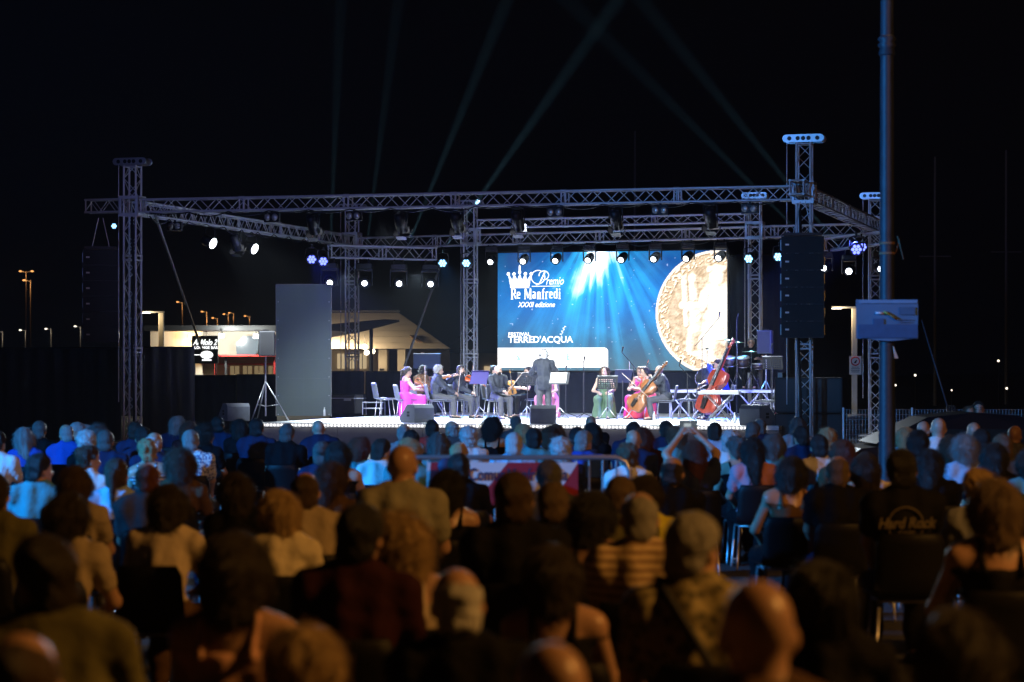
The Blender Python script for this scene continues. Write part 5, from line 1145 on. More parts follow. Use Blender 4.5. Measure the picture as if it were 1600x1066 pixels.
for (x_, y_, z_, r_) in ((.42, -.25, .98, .24), (-.25, -.05, 1.28, .25), (.02, .1, 1.22, .2), (-.75, 0, 1.05, .22)):
    k = MB(); k.lathe([(.002, z_+.02), (.03, z_+.015), (.05, z_), (r_, z_-.015), (r_, z_-.018), (.05, z_-.004)], (x_, y_, 0), 22); cyb = k.build('cymbal', brass, dk)
    k = MB(); k.cyl((x_, y_, .3), (x_, y_, z_+.04), .011, n=6); k.build('cymbal_stand', chrome, cyb)
    for i in range(3): a = R(120*i+20); k = MB(); k.tube([(x_, y_, .45), (x_+.26*math.cos(a), y_+.26*math.sin(a), .01)], .009, 5); k.build('stand_leg', chrome, cyb)
for u, b, c in ((1022, 4.2, 'water bottle by the cellist\'s foot'), (1148, 3.2, 'water bottle left of the right wedge monitor'), (507, 8.4, 'water bottle at the foot of the grey panel')):
    t = thing('water_bottle', 'small clear '+c, 'bottle', SP(u, b)); k = MB(); k.lathe([(.032, 0), (.034, .02), (.034, .15), (.012, .2), (.012, .215)], n=12); k.build('bottle', mat('clear_plastic', (.7, .75, .8), .15), t); k = MB(); k.lathe([(.015, .216), (.015, .236)], n=10); k.build('cap', mat('cap_white', (.8, .8, .8), .5), t)
# tall grey wing panel, built of cabinets
pp = SP(474.5, 8.6); t = thing('display_board', 'tall blank grey panel standing at the left of the stage', 'panel', pp, (0, 0, R(4))); pw = 85/F*pp.y; phh = EYE-(445-VH)*pp.y/F-FZ
for i in range(2):
    for j in range(7): k = MB(); k.box((-pw/2+pw*(i+.5)/2, 0, phh*(j+.5)/7), (pw/2-.0008, .10, phh/7-.0008)); k.build('panel_cabinet', mat('panel_grey', (.09, .12, .115), .6, var=.08, scale=1.2), t)
k = MB(); k.box((0, .35, .04), (pw*.9, .7, .08)); k.build('foot', blackmetal, t)
for s_ in (-1, 1):
    k = MB(); k.box((s_*(pw/2+.008), 0, phh/2), (.016, .12, phh+.03)); k.build('edge_trim', greymetal, t)
    for j in range(7): k = MB(); k.cyl((s_*(pw/2-.05), -.058, phh*(j+.08)/7), (s_*(pw/2-.05), -.05, phh*(j+.08)/7), .013, n=8); k.build('fixing_bolt', steel, t)
k = MB(); k.box((0, 0, phh+.008), (pw, .12, .016)); k.build('edge_trim', greymetal, t)
for s_ in (-1, 1): k = MB(); k.cyl((s_*pw*.35, .62, .08), (s_*pw*.35, .055, phh*.6), .025); k.build('prop', steel, t)
# line arrays
def line_array(P, n_, w_, h_, rz, label, curve=0.0, d_=.55):
    t = thing('line_array', label, 'loudspeakers', P, (0, 0, rz)); k = MB(); k.box((0, d_*.4, .04), (w_*.9, d_, .06)); k.build('rigging_frame', blackmetal, t)
    for s_ in (-1, 1): k = MB(); k.cyl((s_*.2, d_*.4, .06), (s_*.05, d_*.4, .75), .012, n=6); k.build('chain', steel, t)
    z = 0; y = 0; a = 0
    for i in range(n_):
        M = Matrix.Translation((0, y, z))@Matrix.Rotation(R(a), 4, 'X'); k = MB()
        k.hull([(sx*w_/2, 0, -q) for sx in (-1, 1) for q in (.006, h_)]+[(sx*w_*.46, d_, -q) for sx in (-1, 1) for q in (h_*.18, h_*.82)]); k.v = [tuple(M@Vector(v)) for v in k.v]
        cb = k.build('cabinet', mat('array_black', (.022, .023, .025), .55, bump=.2, bscale=70), t)
        k = MB(); k.box((0, -.006, -h_/2), (w_*.95, .012, h_*.9)); k.v = [tuple(M@Vector(v)) for v in k.v]; k.build('grille', mat('array_grille', (.028, .03, .033), .5, bump=.5, bscale=200), cb)
        k = MB(); k.box((-w_*.36, -.015, -h_*.5), (.08, .008, .035)); k.v = [tuple(M@Vector(v)) for v in k.v]; k.build('badge', mat('badge_silver', (.6, .6, .6), .4, .4), cb)
        for s_ in (-1, 1): k = MB(); k.box((s_*(w_/2+.012), d_*.45, -h_*.5), (.02, .26, h_*.6)); k.v = [tuple(M@Vector(v)) for v in k.v]; k.build('rigging_plate', steel, cb)
        z -= h_*math.cos(R(a)); y += -h_*math.sin(R(a))*-1; a += curve
    return t
PR = SP(1254, -.75, 369); line_array(PR, 6, .90, .36, STAGE_RZ*.5, 'black hanging speaker column before the right front tower')
PL = S(-.72, -.2); PL = Vector((PL.x, PL.y, EYE-(390-VH)*PL.y/F)); line_array(PL, 6, .80, .36, R(8), 'black curved hanging speaker column at the far left', 1.6)
t = thing('subwoofer_stack', 'black subwoofer stack behind the foot of the right front tower', 'subwoofers', SP(1268, 1.2, z=0), (0, 0, STAGE_RZ))
for i in range(2):
    for j in range(2):
        k = MB(); k.box((-.38+i*.75, 0, .40+j*.79), (.74, .8, .78), bev=.012); sb = k.build('cabinet', mat('sub_black', (.014, .014, .016), .6, bump=.2, bscale=60), t); k = MB(); k.box((-.38+i*.75, -.405, .40+j*.79), (.66, .012, .70)); k.build('grille', blackplastic, sb)
t = thing('wing_flat', 'narrow pale board edge at the right end of the stage', 'panel', SP(1219, 1.0), (0, 0, STAGE_RZ)); k = MB(); k.box((0, 0, .58), (.1, .04, 1.15)); k.build('board', mat('pale_board', (.5, .55, .5), .6), t); k = MB(); k.box((.02, .3, .58), (.03, .55, 1.15)); k.build('brace_panel', blackmetal, t)
# ================================================================ around the stage
def drape(u0, u1, Y, vtop, vbot, m, label, folds=5, name='drape', cat='drape', slant=0):
    A = at(u0, 0, Y); B = at(u1, 0, Y+slant); zt = EYE-(vtop-VH)*Y/F; zb = max(0.0, EYE-(vbot-VH)*Y/F); c = (A+B)/2; L = math.hypot(B.x-A.x, B.y-A.y)
    t = thing(name, label, cat, (c.x, c.y, zb), (0, 0, math.atan2(B.y-A.y, B.x-A.x))); drape_mesh(L, zt-zb, folds, .035).build('cloth', m, t)
    k = MB(); k.cyl((-L/2, .006, zt-zb), (L/2, .006, zt-zb), .022); k.build('top_rail', blackmetal, t)
    for s_ in (-1, 1): k = MB(); k.cyl((s_*L/2, .03, 0), (s_*L/2, .03, zt-zb), .022); k.build('upright', blackmetal, t)
curtain = mat('curtain_grey', (.045, .045, .045), .95, var=.2, scale=3, bump=.3, bscale=10)
drape(-30, 188, 60.5, 544, 760, blackcloth, 'long black screening cloth at the far left', 9)
drape(224, 302, 60.0, 543, 760, curtain, 'dark grey curtain right of the left front tower', 4)
drape(296, 372, 70.5, 587, 700, navycloth, 'navy drape under the bar sign', 4); drape(370, 432, 70.0, 586, 700, navycloth, 'navy drape hanging in loose folds left of the tall panel', 3, slant=.4)
drape(516, 568, 70.2, 581, 700, navycloth, 'navy drape just right of the tall grey panel', 3); drape(572, 782, 71.0, 581, 700, navycloth, 'long navy drape behind the violinists', 9)
drape(1138, 1232, 70.6, 398, 648, mat('deep_blue_cloth', (.018, .03, .09), .9, var=.3, scale=2, bump=.3, bscale=8), 'tall dark blue curtain right of the video screen', 5)
t = thing('step_frame', 'small white folding step frame behind the empty left chair', 'step', SP(584, 10.5), (0, 0, STAGE_RZ))
for s_ in (-1, 1): k = MB(); k.tube([(s_*.27, -.15, 0), (s_*.27, -.12, .35), (s_*.27, .12, .35), (s_*.27, .15, 0)], .016, 6); k.build('side_frame', mat('white_paint', (.75, .76, .78), .5), t)
for z, y in ((.34, -.13), (.18, -.14)): k = MB(); k.box((0, y+.08, z), (.54, .16, .03)); k.build('tread', mat('white_paint', (.75, .76, .78), .5), t)
t = thing('equipment_case', 'black equipment case behind the tall grey panel', 'case', SP(545, 11.5), (0, 0, STAGE_RZ+.2)); k = MB(); k.box((0, 0, .28), (.9, .5, .54), bev=.02); k.build('body', blackplastic, t); k = MB(); k.box((0, -.262, .4), (.2, .02, .06)); k.build('handle', steel, t); k = MB(); k.box((0, 0, .44), (.91, .51, .02)); k.build('lid_edge', steel, t)
# ---------------------------------------------------------------- lounge bar
cream = mat('cream_render', (.62, .56, .46), .8, var=.12, scale=1.2, bump=.15); darkroof = mat('dark_roof', (.03, .03, .032), .7); redpaint = mat('red_paint', (.45, .03, .025), .5); woodb = mat('tan_boards', (.42, .33, .2), .7, var=.25, scale=3)
YB = 92.0; kb = YB/F
def bp(u, v, dy=0): return at(u, v, YB+dy)
t = thing('lounge_bar', 'low cream lounge bar with dark flat roof and red beams', 'building', (bp(345, 600).x, YB, 0)); ox_ = bp(345, 600).x
def bbox_(u0, u1, v0, v1, y0, y1, m, name, par=None):
    a, b = bp(u0, v1), bp(u1, v0); z0 = max(a.z, 0) if v1 < 620 else 0
    k = MB(); k.box(((a.x+b.x)/2-ox_, (y0+y1)/2, (z0+b.z)/2), (b.x-a.x, y1-y0, b.z-z0)); return k.build(name, m, par or t)
bbox_(235, 316, 518, 700, 0, 5, cream, 'wall'); bbox_(316, 445, 556, 700, .4, 5, woodb, 'wall'); bbox_(316, 445, 517, 554, 1.6, 5, cream, 'upper_wall'); bbox_(228, 450, 509, 517, -.6, 5.4, darkroof, 'flat_roof')
bbox_(310, 446, 554.5, 557, -.4, 1.5, redpaint, 'red_beam'); bbox_(336, 446, 568, 570, .2, .39, redpaint, 'red_rail')
for u in (336, 352, 428): bbox_(u, u+3, 557.5, 700, -.2, 0, redpaint if u != 352 else darkroof, 'post')
for u in (358, 378, 396, 418): w_ = bbox_(u, u+14, 572, 596, .36, .39, emit('lit_window', (1, .72, .36), .20), 'window'); bbox_(u+6.5, u+7.5, 572, 596, .33, .355, woodb, 'mullion', w_)
k = MB(); a = bp(366, 555); k.hull([(a.x-ox_+x*kb, y, a.z+z*kb) for x, z in ((0, 0), (30, 0), (42, 30), (10, 30), (-2, 18)) for y in (.9, 1.5)]); wn = k.build('slanted_screen', mat('smoked_glass', (.10, .13, .16), .15), t)
k = MB(); k.hull([(a.x-ox_+x*kb, y, a.z+z*kb) for x, z in ((34, -1), (46, -1), (60, 31), (46, 31)) for y in (.85, 1.5)]); k.build('white_gusset', mat('white_paint', (.75, .76, .78), .5), t)
for x_, y_, z_, name in ((bp(350, 525).x, YB-.75, bp(350, 525).z, 'white flood lamp on the bar roof edge'), (bp(403, 526).x, YB-.75, bp(403, 526).z, 'second white flood lamp beside the loudspeaker'), ):
    q = thing('flood_lamp', name, 'lamp', (x_, y_, z_)); k = MB(); k.box((0, .06, 0), (.24, .1, .2), bev=.02); k.box((0, .12, .16), (.04, .04, .14)); k.build('housing', blackmetal, q); k = MB(); k.box((0, 0, 0), (.19, .015, .15)); k.build('lamp_glass', emit('flood_glow', (.95, 1, .95), 14), q)
point('bar_flood_light', (bp(350, 525).x+.3, YB-1.0, bp(350, 525).z-.1), 420, (.95, 1, .92), .15); point('bar_flood_light', (bp(403, 526).x, YB-1.0, bp(403, 526).z-.1), 140, (.95, 1, .92), .15)
q = thing('wall_lamp', 'warm wall lamp left of the bar sign', 'lamp', (bp(300, 526).x, YB-.2, bp(300, 526).z)); k = MB(); k.ball((0, -.02, 0), (.1, .1, .12), 12); k.build('globe', emit('wall_lamp_glow', (1, .78, .45), 10), q); k = MB(); k.box((0, .11, 0), (.08, .14, .12)); k.build('bracket', blackmetal, q)
point('wall_lamp_light', (bp(300, 526).x, YB-.5, bp(300, 526).z), 90, (1, .62, .28), .1)
q = thing('bar_sign', 'black sign board with white lettering and oval emblem', 'sign', (bp(327, 547).x, YB-1.3, bp(327, 547).z), (0, 0, 0)); sw, sh_ = 41*kb, 43*kb
k = MB(); k.box((0, 0, 0), (sw, .08, sh_), bev=.01); k.build('board', mat('sign_black', (.012, .012, .012), .5), q); sg_ = emit('sign_white', (1, 1, 1), 1.6)
def sput(me, x, z, name): link(name, me, q, (x*kb, -.046, z*kb), (R(90), 0, 0))
sput(text_mesh("Al Molo 2", .30, sg_, 'sign_text', 'CENTER', .002, .008, .72, .4), 0, 11, 'lettering'); sput(text_mesh('LOUNGE BAR', .14, sg_, 'sign_text', 'CENTER', .002, .006, .95, 0, 1.1), 2, 3, 'lettering')
k = MB(); k.ball((0, 0, 0), (.24, .15, .006), 20); sput(k.mesh('oval', sg_), 3, -8, 'oval_emblem'); k = MB(); k.box((-.3, 0, 0), (.4, .03, .006)); sput(k.mesh('stroke', sg_), -3, -8, 'emblem_stroke'); k = MB(); k.box((0, 0, 0), (.36, .05, .006)); sput(k.mesh('bar', sg_), 3, -16, 'emblem_bar')
for s_ in (-1, 1): k = MB(); k.cyl((s_*sw*.4, .06, -sh_/2), (s_*sw*.4, .06, -bp(327, 547).z), .04); k.build('post', blackmetal, q)
# ---------------------------------------------------------------- pavilion with the bright roof
YP = 100.0; kp = YP/F; ppnt = lambda u, v, dy=0: at(u, v, YP+dy); px0 = ppnt(600, 0).x
t = thing('pavilion', 'cream pavilion with a wide sloping roof, lit warm inside', 'building', (px0, YP, 0))
lite = mat('pale_boards', (.66, .58, .44), .75, var=.08, scale=2)
for j in range(6):           # the boarded, outward-leaning roof front
    v0, v1 = 489+j*9.4, 489+(j+1)*9.4-.4; e0, e1 = 622+j*13.6, 622+(j+1)*13.6; y0, y1 = 3.5-j*.55, 3.5-(j+1)*.55
    a, b, c, d = ppnt(470, v0, y0), ppnt(e0, v0, y0), ppnt(e1, v1, y1), ppnt(470, v1, y1); o = Vector((px0, YP, 0))
    k = MB(); k.hull([p-o for p in (a, b, c, d)]+[p-o+Vector((0, .12, .02)) for p in (a, b, c, d)]); k.build('roof_board', lite, t)
k = MB(); o = Vector((px0, YP, 0)); k.hull([ppnt(470, 485, 3.6)-o, ppnt(624, 485, 3.6)-o, ppnt(470, 489, 3.6)-o, ppnt(624, 488, 3.6)-o, ppnt(470, 485, 7)-o, ppnt(624, 485, 7)-o, ppnt(470, 489, 7)-o]); k.build('ridge_cap', darkroof, t)
for (ua, va, ub, vb, ya, yb) in ((640, 524, 652, 534, 1.3, .7),): k = MB(); k.hull([ppnt(u, v+dv, y)-o+Vector((0, -.06, 0)) for (u, v, y) in ((ua, va, ya), (ub, vb, yb), (ua+8, va, ya), (ub+8, vb, yb)) for dv in (0, 2)]+[ppnt(ua, va, ya)-o-Vector((0, .15, 0))]); k.build('roof_batten', mat('brown_batten', (.2, .13, .07), .7), t)
def pb(u0, u1, v0, v1, y0, y1, m, name, par=None):
    a, b = ppnt(u0, v1), ppnt(u1, v0); z0 = 0 if v1 > 640 else a.z; k = MB(); k.box(((a.x+b.x)/2-px0, (y0+y1)/2, (z0+b.z)/2), (b.x-a.x, y1-y0, b.z-z0)); return k.build(name, m, par or t)
pb(470, 590, 546, 700, 3.0, 3.2, lite, 'wall'); pb(590, 603, 546, 700, .6, 3.2, lite, 'pier'); pb(620, 632, 546, 700, .6, 3.2, lite, 'pier'); pb(603, 700, 546, 700, 3.0, 3.2, mat('dark_opening', (.05, .035, .02), .7), 'back_wall')
for u in (519, 536, 553): w_ = pb(u, u+13, 552, 576, 2.9, 2.99, emit('pavilion_window', (1, .75, .42), .5), 'window'); pb(u+6, u+7, 552, 576, 2.85, 2.89, darkroof, 'mullion', w_)
pb(592, 599, 576, 579, .54, .59, darkroof, 'vent_grille')
point('pavilion_light', ppnt(555, 530, -.2), 150, (1, .76, .48), .2); point('pavilion_light', ppnt(640, 560, -1.5), 80, (1, .76, .48), .2); point('pavilion_light', ppnt(515, 520, .2), 160, (1, .8, .55), .2)
for i, (u, v) in enumerate(((570, 542), (582, 549), (573, 551))): q = thing('hanging_bulb', ['topmost', 'right', 'lower left'][i]+' warm bulb under the pavilion roof', 'lamp', ppnt(u, v, -.4)); k = MB(); k.ball((0, 0, 0), .11, 10); k.build('bulb', emit('bulb_glow', (1, .85, .6), 8), q); k = MB(); k.cyl((0, 0, .1), (0, 0, .5), .012, n=5); k.build('cord', blackmetal, q)
q = thing('parasol', 'large dark brown awning parasol before the pavilion', 'parasol', (ppnt(580, 0, -6).x, YP-6, 0)); o = Vector((ppnt(580, 0, -6).x, YP-6, 0)); dk_ = mat('brown_canvas', (.06, .045, .035), .9, bump=.2)
k = MB(); k.hull([ppnt(470, 513, -6)-o, ppnt(470, 536, -6)-o, ppnt(624, 500, -6)-o, ppnt(624, 503, -6)-o, ppnt(500, 508, -4)-o, ppnt(600, 499, -4)-o, ppnt(560, 520, -7.5)-o]); k.build('canopy', dk_, q); k = MB(); k.cyl((0, 0, 0), (0, 0, ppnt(580, 511, -6).z), .07); k.build('pole', darkroof, q)
t = thing('hipped_roof_house', 'dim second house with pointed roof left of the screen', 'building', at(745, 640, 118)); o = Vector(t.location); o.z = 0; t.location.z = 0
k = MB(); k.hull([at(690, 546, 118)-o, at(830, 546, 118)-o, at(723, 522, 121)-o, at(775, 505, 121)-o, at(830, 505, 121)-o, at(690, 546, 126)-o, at(830, 546, 126)-o]); k.build('roof', mat('dim_roof', (.12, .11, .10), .8), t); k = MB(); k.box((0, 4, 1.3), (3.4, 6, 2.6)); k.build('wall', cream, t); k = MB(); k.box((.6, .95, 1.5), (.5, .06, .9)); k.build('window', emit('pavilion_window', (1, .75, .42), .5), t)
k = MB(); k.box((1.45, .95, 2.35), (.8, .06, .16)); k.build('glowing_fascia', emit('fascia_glow', (1, .5, .2), .35), t)  # fascia strip glows by its own emission, no lamp beside it
# ---------------------------------------------------------------- lamp posts with a flat arm
def slab_lamp(u, Y, vtop, uw, dir_, label, power):
    x = at(u, 0, Y).x; zt = EYE-(vtop-VH)*Y/F; w_ = uw*Y/F; t = thing('flat_arm_lamp_post', label, 'lamp post', (x, Y, 0)); k = MB(); k.box((0, 0, zt/2), (w_, .12, zt), bev=.01); k.build('post', mat('pale_post', (.62, .56, .46), .6, var=.1, scale=2), t)
    k = MB(); k.box((dir_*.28, -.01, zt+.03), (.75, .16, .06), bev=.01); k.build('arm', greymetal, t); k = MB(); k.box((dir_*.5, -.01, zt-.008), (.26, .12, .014)); k.build('lamp_glass', emit('slab_lamp_glow', (1, .9, .7), 9), t); point('slab_lamp_light', (x+dir_*.45, Y-.22, zt-.12), power, (1, .78, .45), .06)
slab_lamp(252, 80, 489, 8, -1, 'pale lamp post with flat arm left of the bar', 40); slab_lamp(1335, 68, 482, 8.5, -1, 'pale lamp post with flat arm holding the round prohibition sign', 32)
x, Y_ = at(1336.5, 0, 67.85).x, 67.85; q = thing('prohibition_sign', 'white plate with red ring sign on the right lamp post', 'sign', (x, Y_, at(0, 571, Y_).z)); k = MB(); k.box((0, 0, 0), (.34, .01, .52)); k.build('plate', mat('sign_white_paint', (.75, .72, .66), .6), q)
k = MB(); k.tube([(.115*math.cos(R(a)), -.01, .115+.115*math.sin(R(a))) for a in range(0, 361, 15)], .017, 6); k.build('red_ring', mat('sign_red', (.55, .03, .03), .5), q); k = MB(); k.hull([(-.05, -.008, .06), (.02, -.008, .06), (.05, -.008, .16), (.0, -.008, .13), (-.05, -.014, .06), (.05, -.014, .16)]); k.build('pictogram', blackmetal, q)
for i, w_ in enumerate((.2, .24, .24, .22)): k = MB(); k.box((0, -.008, -.05-i*.045), (w_, .006, .014)); k.build('text_line', blackmetal, q)
# ---------------------------------------------------------------- far street lamps
def far_lamp(u, vt, Y, col, label, dbl=False, h=None):
    zt = EYE-(vt-VH)*Y/F; t = thing('street_lamp', label, 'street lamp', (at(u, 0, Y).x, Y, 0), group='far street lamps'); k = MB(); k.cyl((0, 0, 0), (0, 0, zt), .06, .04); k.build('post', mat('lamp_post_metal', (.35, .33, .3), .5, .3), t)
    for s_ in ((-1, 1) if dbl else (-1,)):
        k = MB(); k.cyl((0, 0, zt-.1), (s_*.42, 0, zt+.03), .03, n=6); k.build('arm', greymetal, t); k = MB(); k.ball((s_*.46, 0, zt), (.13, .10, .06), 10); k.build('lantern', emit('far_lamp_'+col, (1, .42, .12) if col == 'warm' else (1, .9, .72), 2.0 if col == 'warm' else 2.6), t)
    point('far_lamp_light', (at(u, 0, Y).x-.6, Y-.5, zt-.35), 70 if col == 'warm' else 25, (1, .45, .15) if col == 'warm' else (1, .88, .7), .2)
for i, (u, v, Y, c, l) in enumerate([(41, 424, 190, 'warm', 'tall double-headed orange street lamp at the far left'), (48, 438, 170, 'warm', 'orange street lamp just right of the tall double one'), (4, 518, 210, 'cool', 'white street lamp at the left picture edge'), (40, 516, 212, 'cool', 'white street lamp below the two orange lamps'), (80, 514, 214, 'cool', 'white street lamp second left of the speaker column'), (126, 510, 205, 'cool', 'white street lamp next to the speaker column'), (285, 472, 230, 'warm', 'orange street lamp left of the diagonal brace'), (323, 487, 235, 'warm', 'orange street lamp right of the diagonal brace above the bar'), (340, 497, 235, 'warm', 'low bright orange street lamp above the bar sign'), (357, 491, 245, 'warm', 'left lamp of the close pair above the bar'), (365, 489, 255, 'warm', 'right lamp of the close pair above the bar'), (390, 494, 250, 'warm', 'orange street lamp nearest the tall grey panel')]): far_lamp(u, v, Y, c, l, i == 0)
# ---------------------------------------------------------------- right side: pole, board, fence, car
yp, xp = 24.0, at(1386, 0, 24).x; bluep = mat('painted_steel', (.035, .045, .06), .5, .1, var=.45, scale=5, bump=.25, bscale=14)
t = thing('street_lamp_pole', 'tall dark blue street lamp pole with ring collar at the right', 'street lamp', (xp, yp, 0)); HP = 8.2
k = MB(); k.lathe([(.16, 0), (.16, .25), (.11, .4), (.085, .8), (.072, 3.0), (.066, 5.0), (.05, HP)], n=18); k.build('pole', bluep, t)
zc = at(0, 66, 24).z; k = MB(); k.lathe([(.064, zc-.14), (.085, zc-.12), (.07, zc-.06), (.095, zc-.03), (.07, zc), (.095, zc+.03), (.062, zc+.07)], n=18); k.build('ring_collar', bluep, t)
for s_ in (-1, 1):
    k = MB(); k.tube([(0, 0, HP-.1), (s_*.5, 0, HP+.25), (s_*1.1, 0, HP+.2)], .035, 8); k.build('arm', bluep, t); k = MB(); k.lathe([(.05, .2), (.2, .12), (.28, 0), (.26, -.02)], (s_*1.15, 0, HP+.05), 16); lt = k.build('lantern_hood', bluep, t); k = MB(); k.lathe([(.0001, -.05), (.2, -.03), (.25, .0), (.0001, .005)], (s_*1.15, 0, HP+.03), 16); k.build('lantern_glass', emit('sodium_glow', (1, .55, .2), 12), lt)  # arms and lanterns lie above the view and are assumed
SOD = (1, .44, .09)
point('assumed_street_lamp_light', (xp+.2, yp-.3, HP-.15), 45, SOD, .25)  # assumed warm light, its lantern is out of view
k = MB(); zk = at(0, 390, 24).z
for dz in (-.04, .06): k.lathe([(.073, zk+dz-.012), (.08, zk+dz-.012), (.08, zk+dz+.012), (.073, zk+dz+.012)], n=16)
k.build('strap_clamp', mat('strap_brown', (.25, .15, .09), .7), t); k = MB(); k.tube([(.08, -.02, zk-.04), (.12, -.02, zk+.1), (.1, -.03, zk+.13), (.16, -.03, zk-.1)], .006, 5); k.build('strap_tail', mat('strap_brown', (.25, .15, .09), .7), t)
k = MB(); k.hull([(.05, -.075, at(0, 545, 24).z), (.10, -.07, at(0, 560, 24).z), (.06, -.085, at(0, 560, 24).z), (.05, -.08, at(0, 540, 24).z)]); k.build('paper_tag', mat('paper', (.75, .75, .72), .8), t)
bz0, bz1 = at(0, 531, 23.8).z, at(0, 468, 23.8).z; bx0, bx1 = at(1339, 0, 23.8).x, at(1436, 0, 23.8).x; q = thing('pole_board', 'pale rectangular board strapped to the blue pole', 'board', ((bx0+bx1)/2, 23.86, bz0))
bw, bh = bx1-bx0, bz1-bz0; k = MB(); n = 14; vs = []
for i in range(n+1):
    for j in range(5): xx = i/n; zz = j/4; vs.append((-bw/2+bw*xx, .006*math.sin(xx*9)*(1-zz)+.004*math.sin(zz*7), bh*zz+(1-zz)*.012*math.sin(xx*7+1)))
fs = [(i*5+j, (i+1)*5+j, (i+1)*5+j+1, i*5+j+1) for i in range(n) for j in range(4)]; k.add(vs, fs, 0, True); k.add([(a, b+.012, c) for a, b, c in vs], [f[::-1] for f in fs], 0, True); k.build('sheet', mat('board_sheet', (.07, .20, .34), .55, var=.10, scale=9), q)  # blue light falling on the pale sheet is put into its base colour
for (u0, u1, v0, v1, c, nm) in ((1342, 1433, 469, 474, (.16, .32, .5), 'header_band'), (1342, 1434, 507, 528, (.025, .11, .24), 'lower_picture'), (1365, 1381, 498, 507, (.025, .11, .24), 'skyline'), (1405, 1430, 480, 492, (.045, .14, .25), 'corner_emblem')):
    k = MB(); a, b = at(u0, v1, 23.84), at(u1, v0, 23.84); k.box(((a.x+b.x)/2-q.location.x, -.017, (a.z+b.z)/2-bz0), (b.x-a.x, .004, b.z-a.z)); k.build(nm, mat('board_'+nm, c, .6, var=.25, scale=14), q)
for (u0, v0, u1, v1, c) in ((1368, 489, 1381, 490, (.7, .75, .85)), (1381, 487, 1390, 492, (.35, .4, .1)), (1390, 492, 1401, 499, (.25, .15, .05))): k = MB(); a, b = at(u0, v0, 23.83)-Vector(q.location), at(u1, v1, 23.83)-Vector(q.location); k.tube([a, b], .012, 6); k.build('figure_stroke', mat('stroke_%d' % int(c[0]*100), c, .6), q)
for i, w_ in enumerate((.16, .13, .15)): k = MB(); k.box((.16, -.022, bh*.50-i*.022), (w_, .003, .006)); k.build('text_line', mat('board_ink', (.12, .16, .25), .6), q)
yf = 38.0; fx0, fx1 = at(1318, 0, yf).x, at(1640, 0, yf).x; zt = at(0, 640, yf).z; t = thing('mesh_fence', 'low steel mesh fence along the quay at the right', 'fence', (fx0, yf, 0)); npan = 3
for p_ in range(npan):
    xa = (fx1-fx0)*p_/npan; xb = (fx1-fx0)*(p_+1)/npan; k = MB(); k.cyl((xa, 0, 0), (xa, 0, zt+.03), .02, n=6); k.build('post', steel, t); k = MB()
    for i in range(1, 22): k.cyl((xa+(xb-xa)*i/22, 0, .08), (xa+(xb-xa)*i/22, 0, zt), .0032, n=4, caps=False)
    for j in range(14): k.cyl((xa+.02, 0, .08+(zt-.08)*j/13), (xb-.02, 0, .08+(zt-.08)*j/13), .0032, n=4, caps=False)
    o_ = k.build('wire_mesh', steel, t); o_['kind'] = 'stuff'
# dark coupe
t = thing('parked_car', 'low black car parked behind the blue pole', 'car', (at(1318, 0, 31).x, 31.2, 0)); carp = mat('car_black', (.006, .006, .008), .45, spec=.15); glass = mat('car_glass', (.02, .022, .02), .06, spec=.8)
body = [(0, .28), (.02, .55), (.25, .72), (.9, .78), (1.1, .80), (3.2, .80), (4.2, .68), (4.35, .45), (4.35, .25)]; cabin = [(.45, .78), (1.15, 1.12), (1.75, 1.18), (2.35, 1.14), (3.2, .80)]
M = Matrix(((1, 0, 0, 0), (0, 0, 1, 0), (0, 1, 0, 0), (0, 0, 0, 1)))
k = MB(); k.prism(body, 0, 1.7, M); k.build('body', carp, t); k = MB(); k.hull([Vector((x_, y_, z_)) for (x_, z_) in cabin for y_ in ((.05, 1.65) if z_ < .9 else (.22, 1.48))]); cb = k.build('cabin', carp, t)
for i, pl in enumerate((((.75, .82), (1.2, 1.06), (1.62, 1.11), (1.62, .82)), ((1.70, .82), (1.70, 1.115), (2.3, 1.07), (2.95, .82)))):
    k = MB(); k.hull([Vector((x_, .05+(.17 if z_ > .9 else 0)-.008+dy, z_)) for x_, z_ in pl for dy in (0, .012)]); k.build('side_window', glass, cb)
for x_ in (.8, 3.5): k = MB(); k.lathe([(.20, -.1), (.31, -.1), (.33, -.06), (.33, .08), (.31, .1)], (x_, .04, .33), 20, rot=Matrix.Rotation(R(90), 3, 'X')); w_ = k.build('wheel', mat('tyre', (.02, .02, .02), .8), t); k = MB(); k.lathe([(.0001, .105), (.2, .102), (.21, .095)], (x_, .04, .33), 16, rot=Matrix.Rotation(R(90), 3, 'X')); k.build('rim', steel, w_)
k = MB(); k.box((.02, .3, .6), (.03, .3, .08)); k.build('tail_light', mat('tail_red', (.3, .01, .01), .3), t)
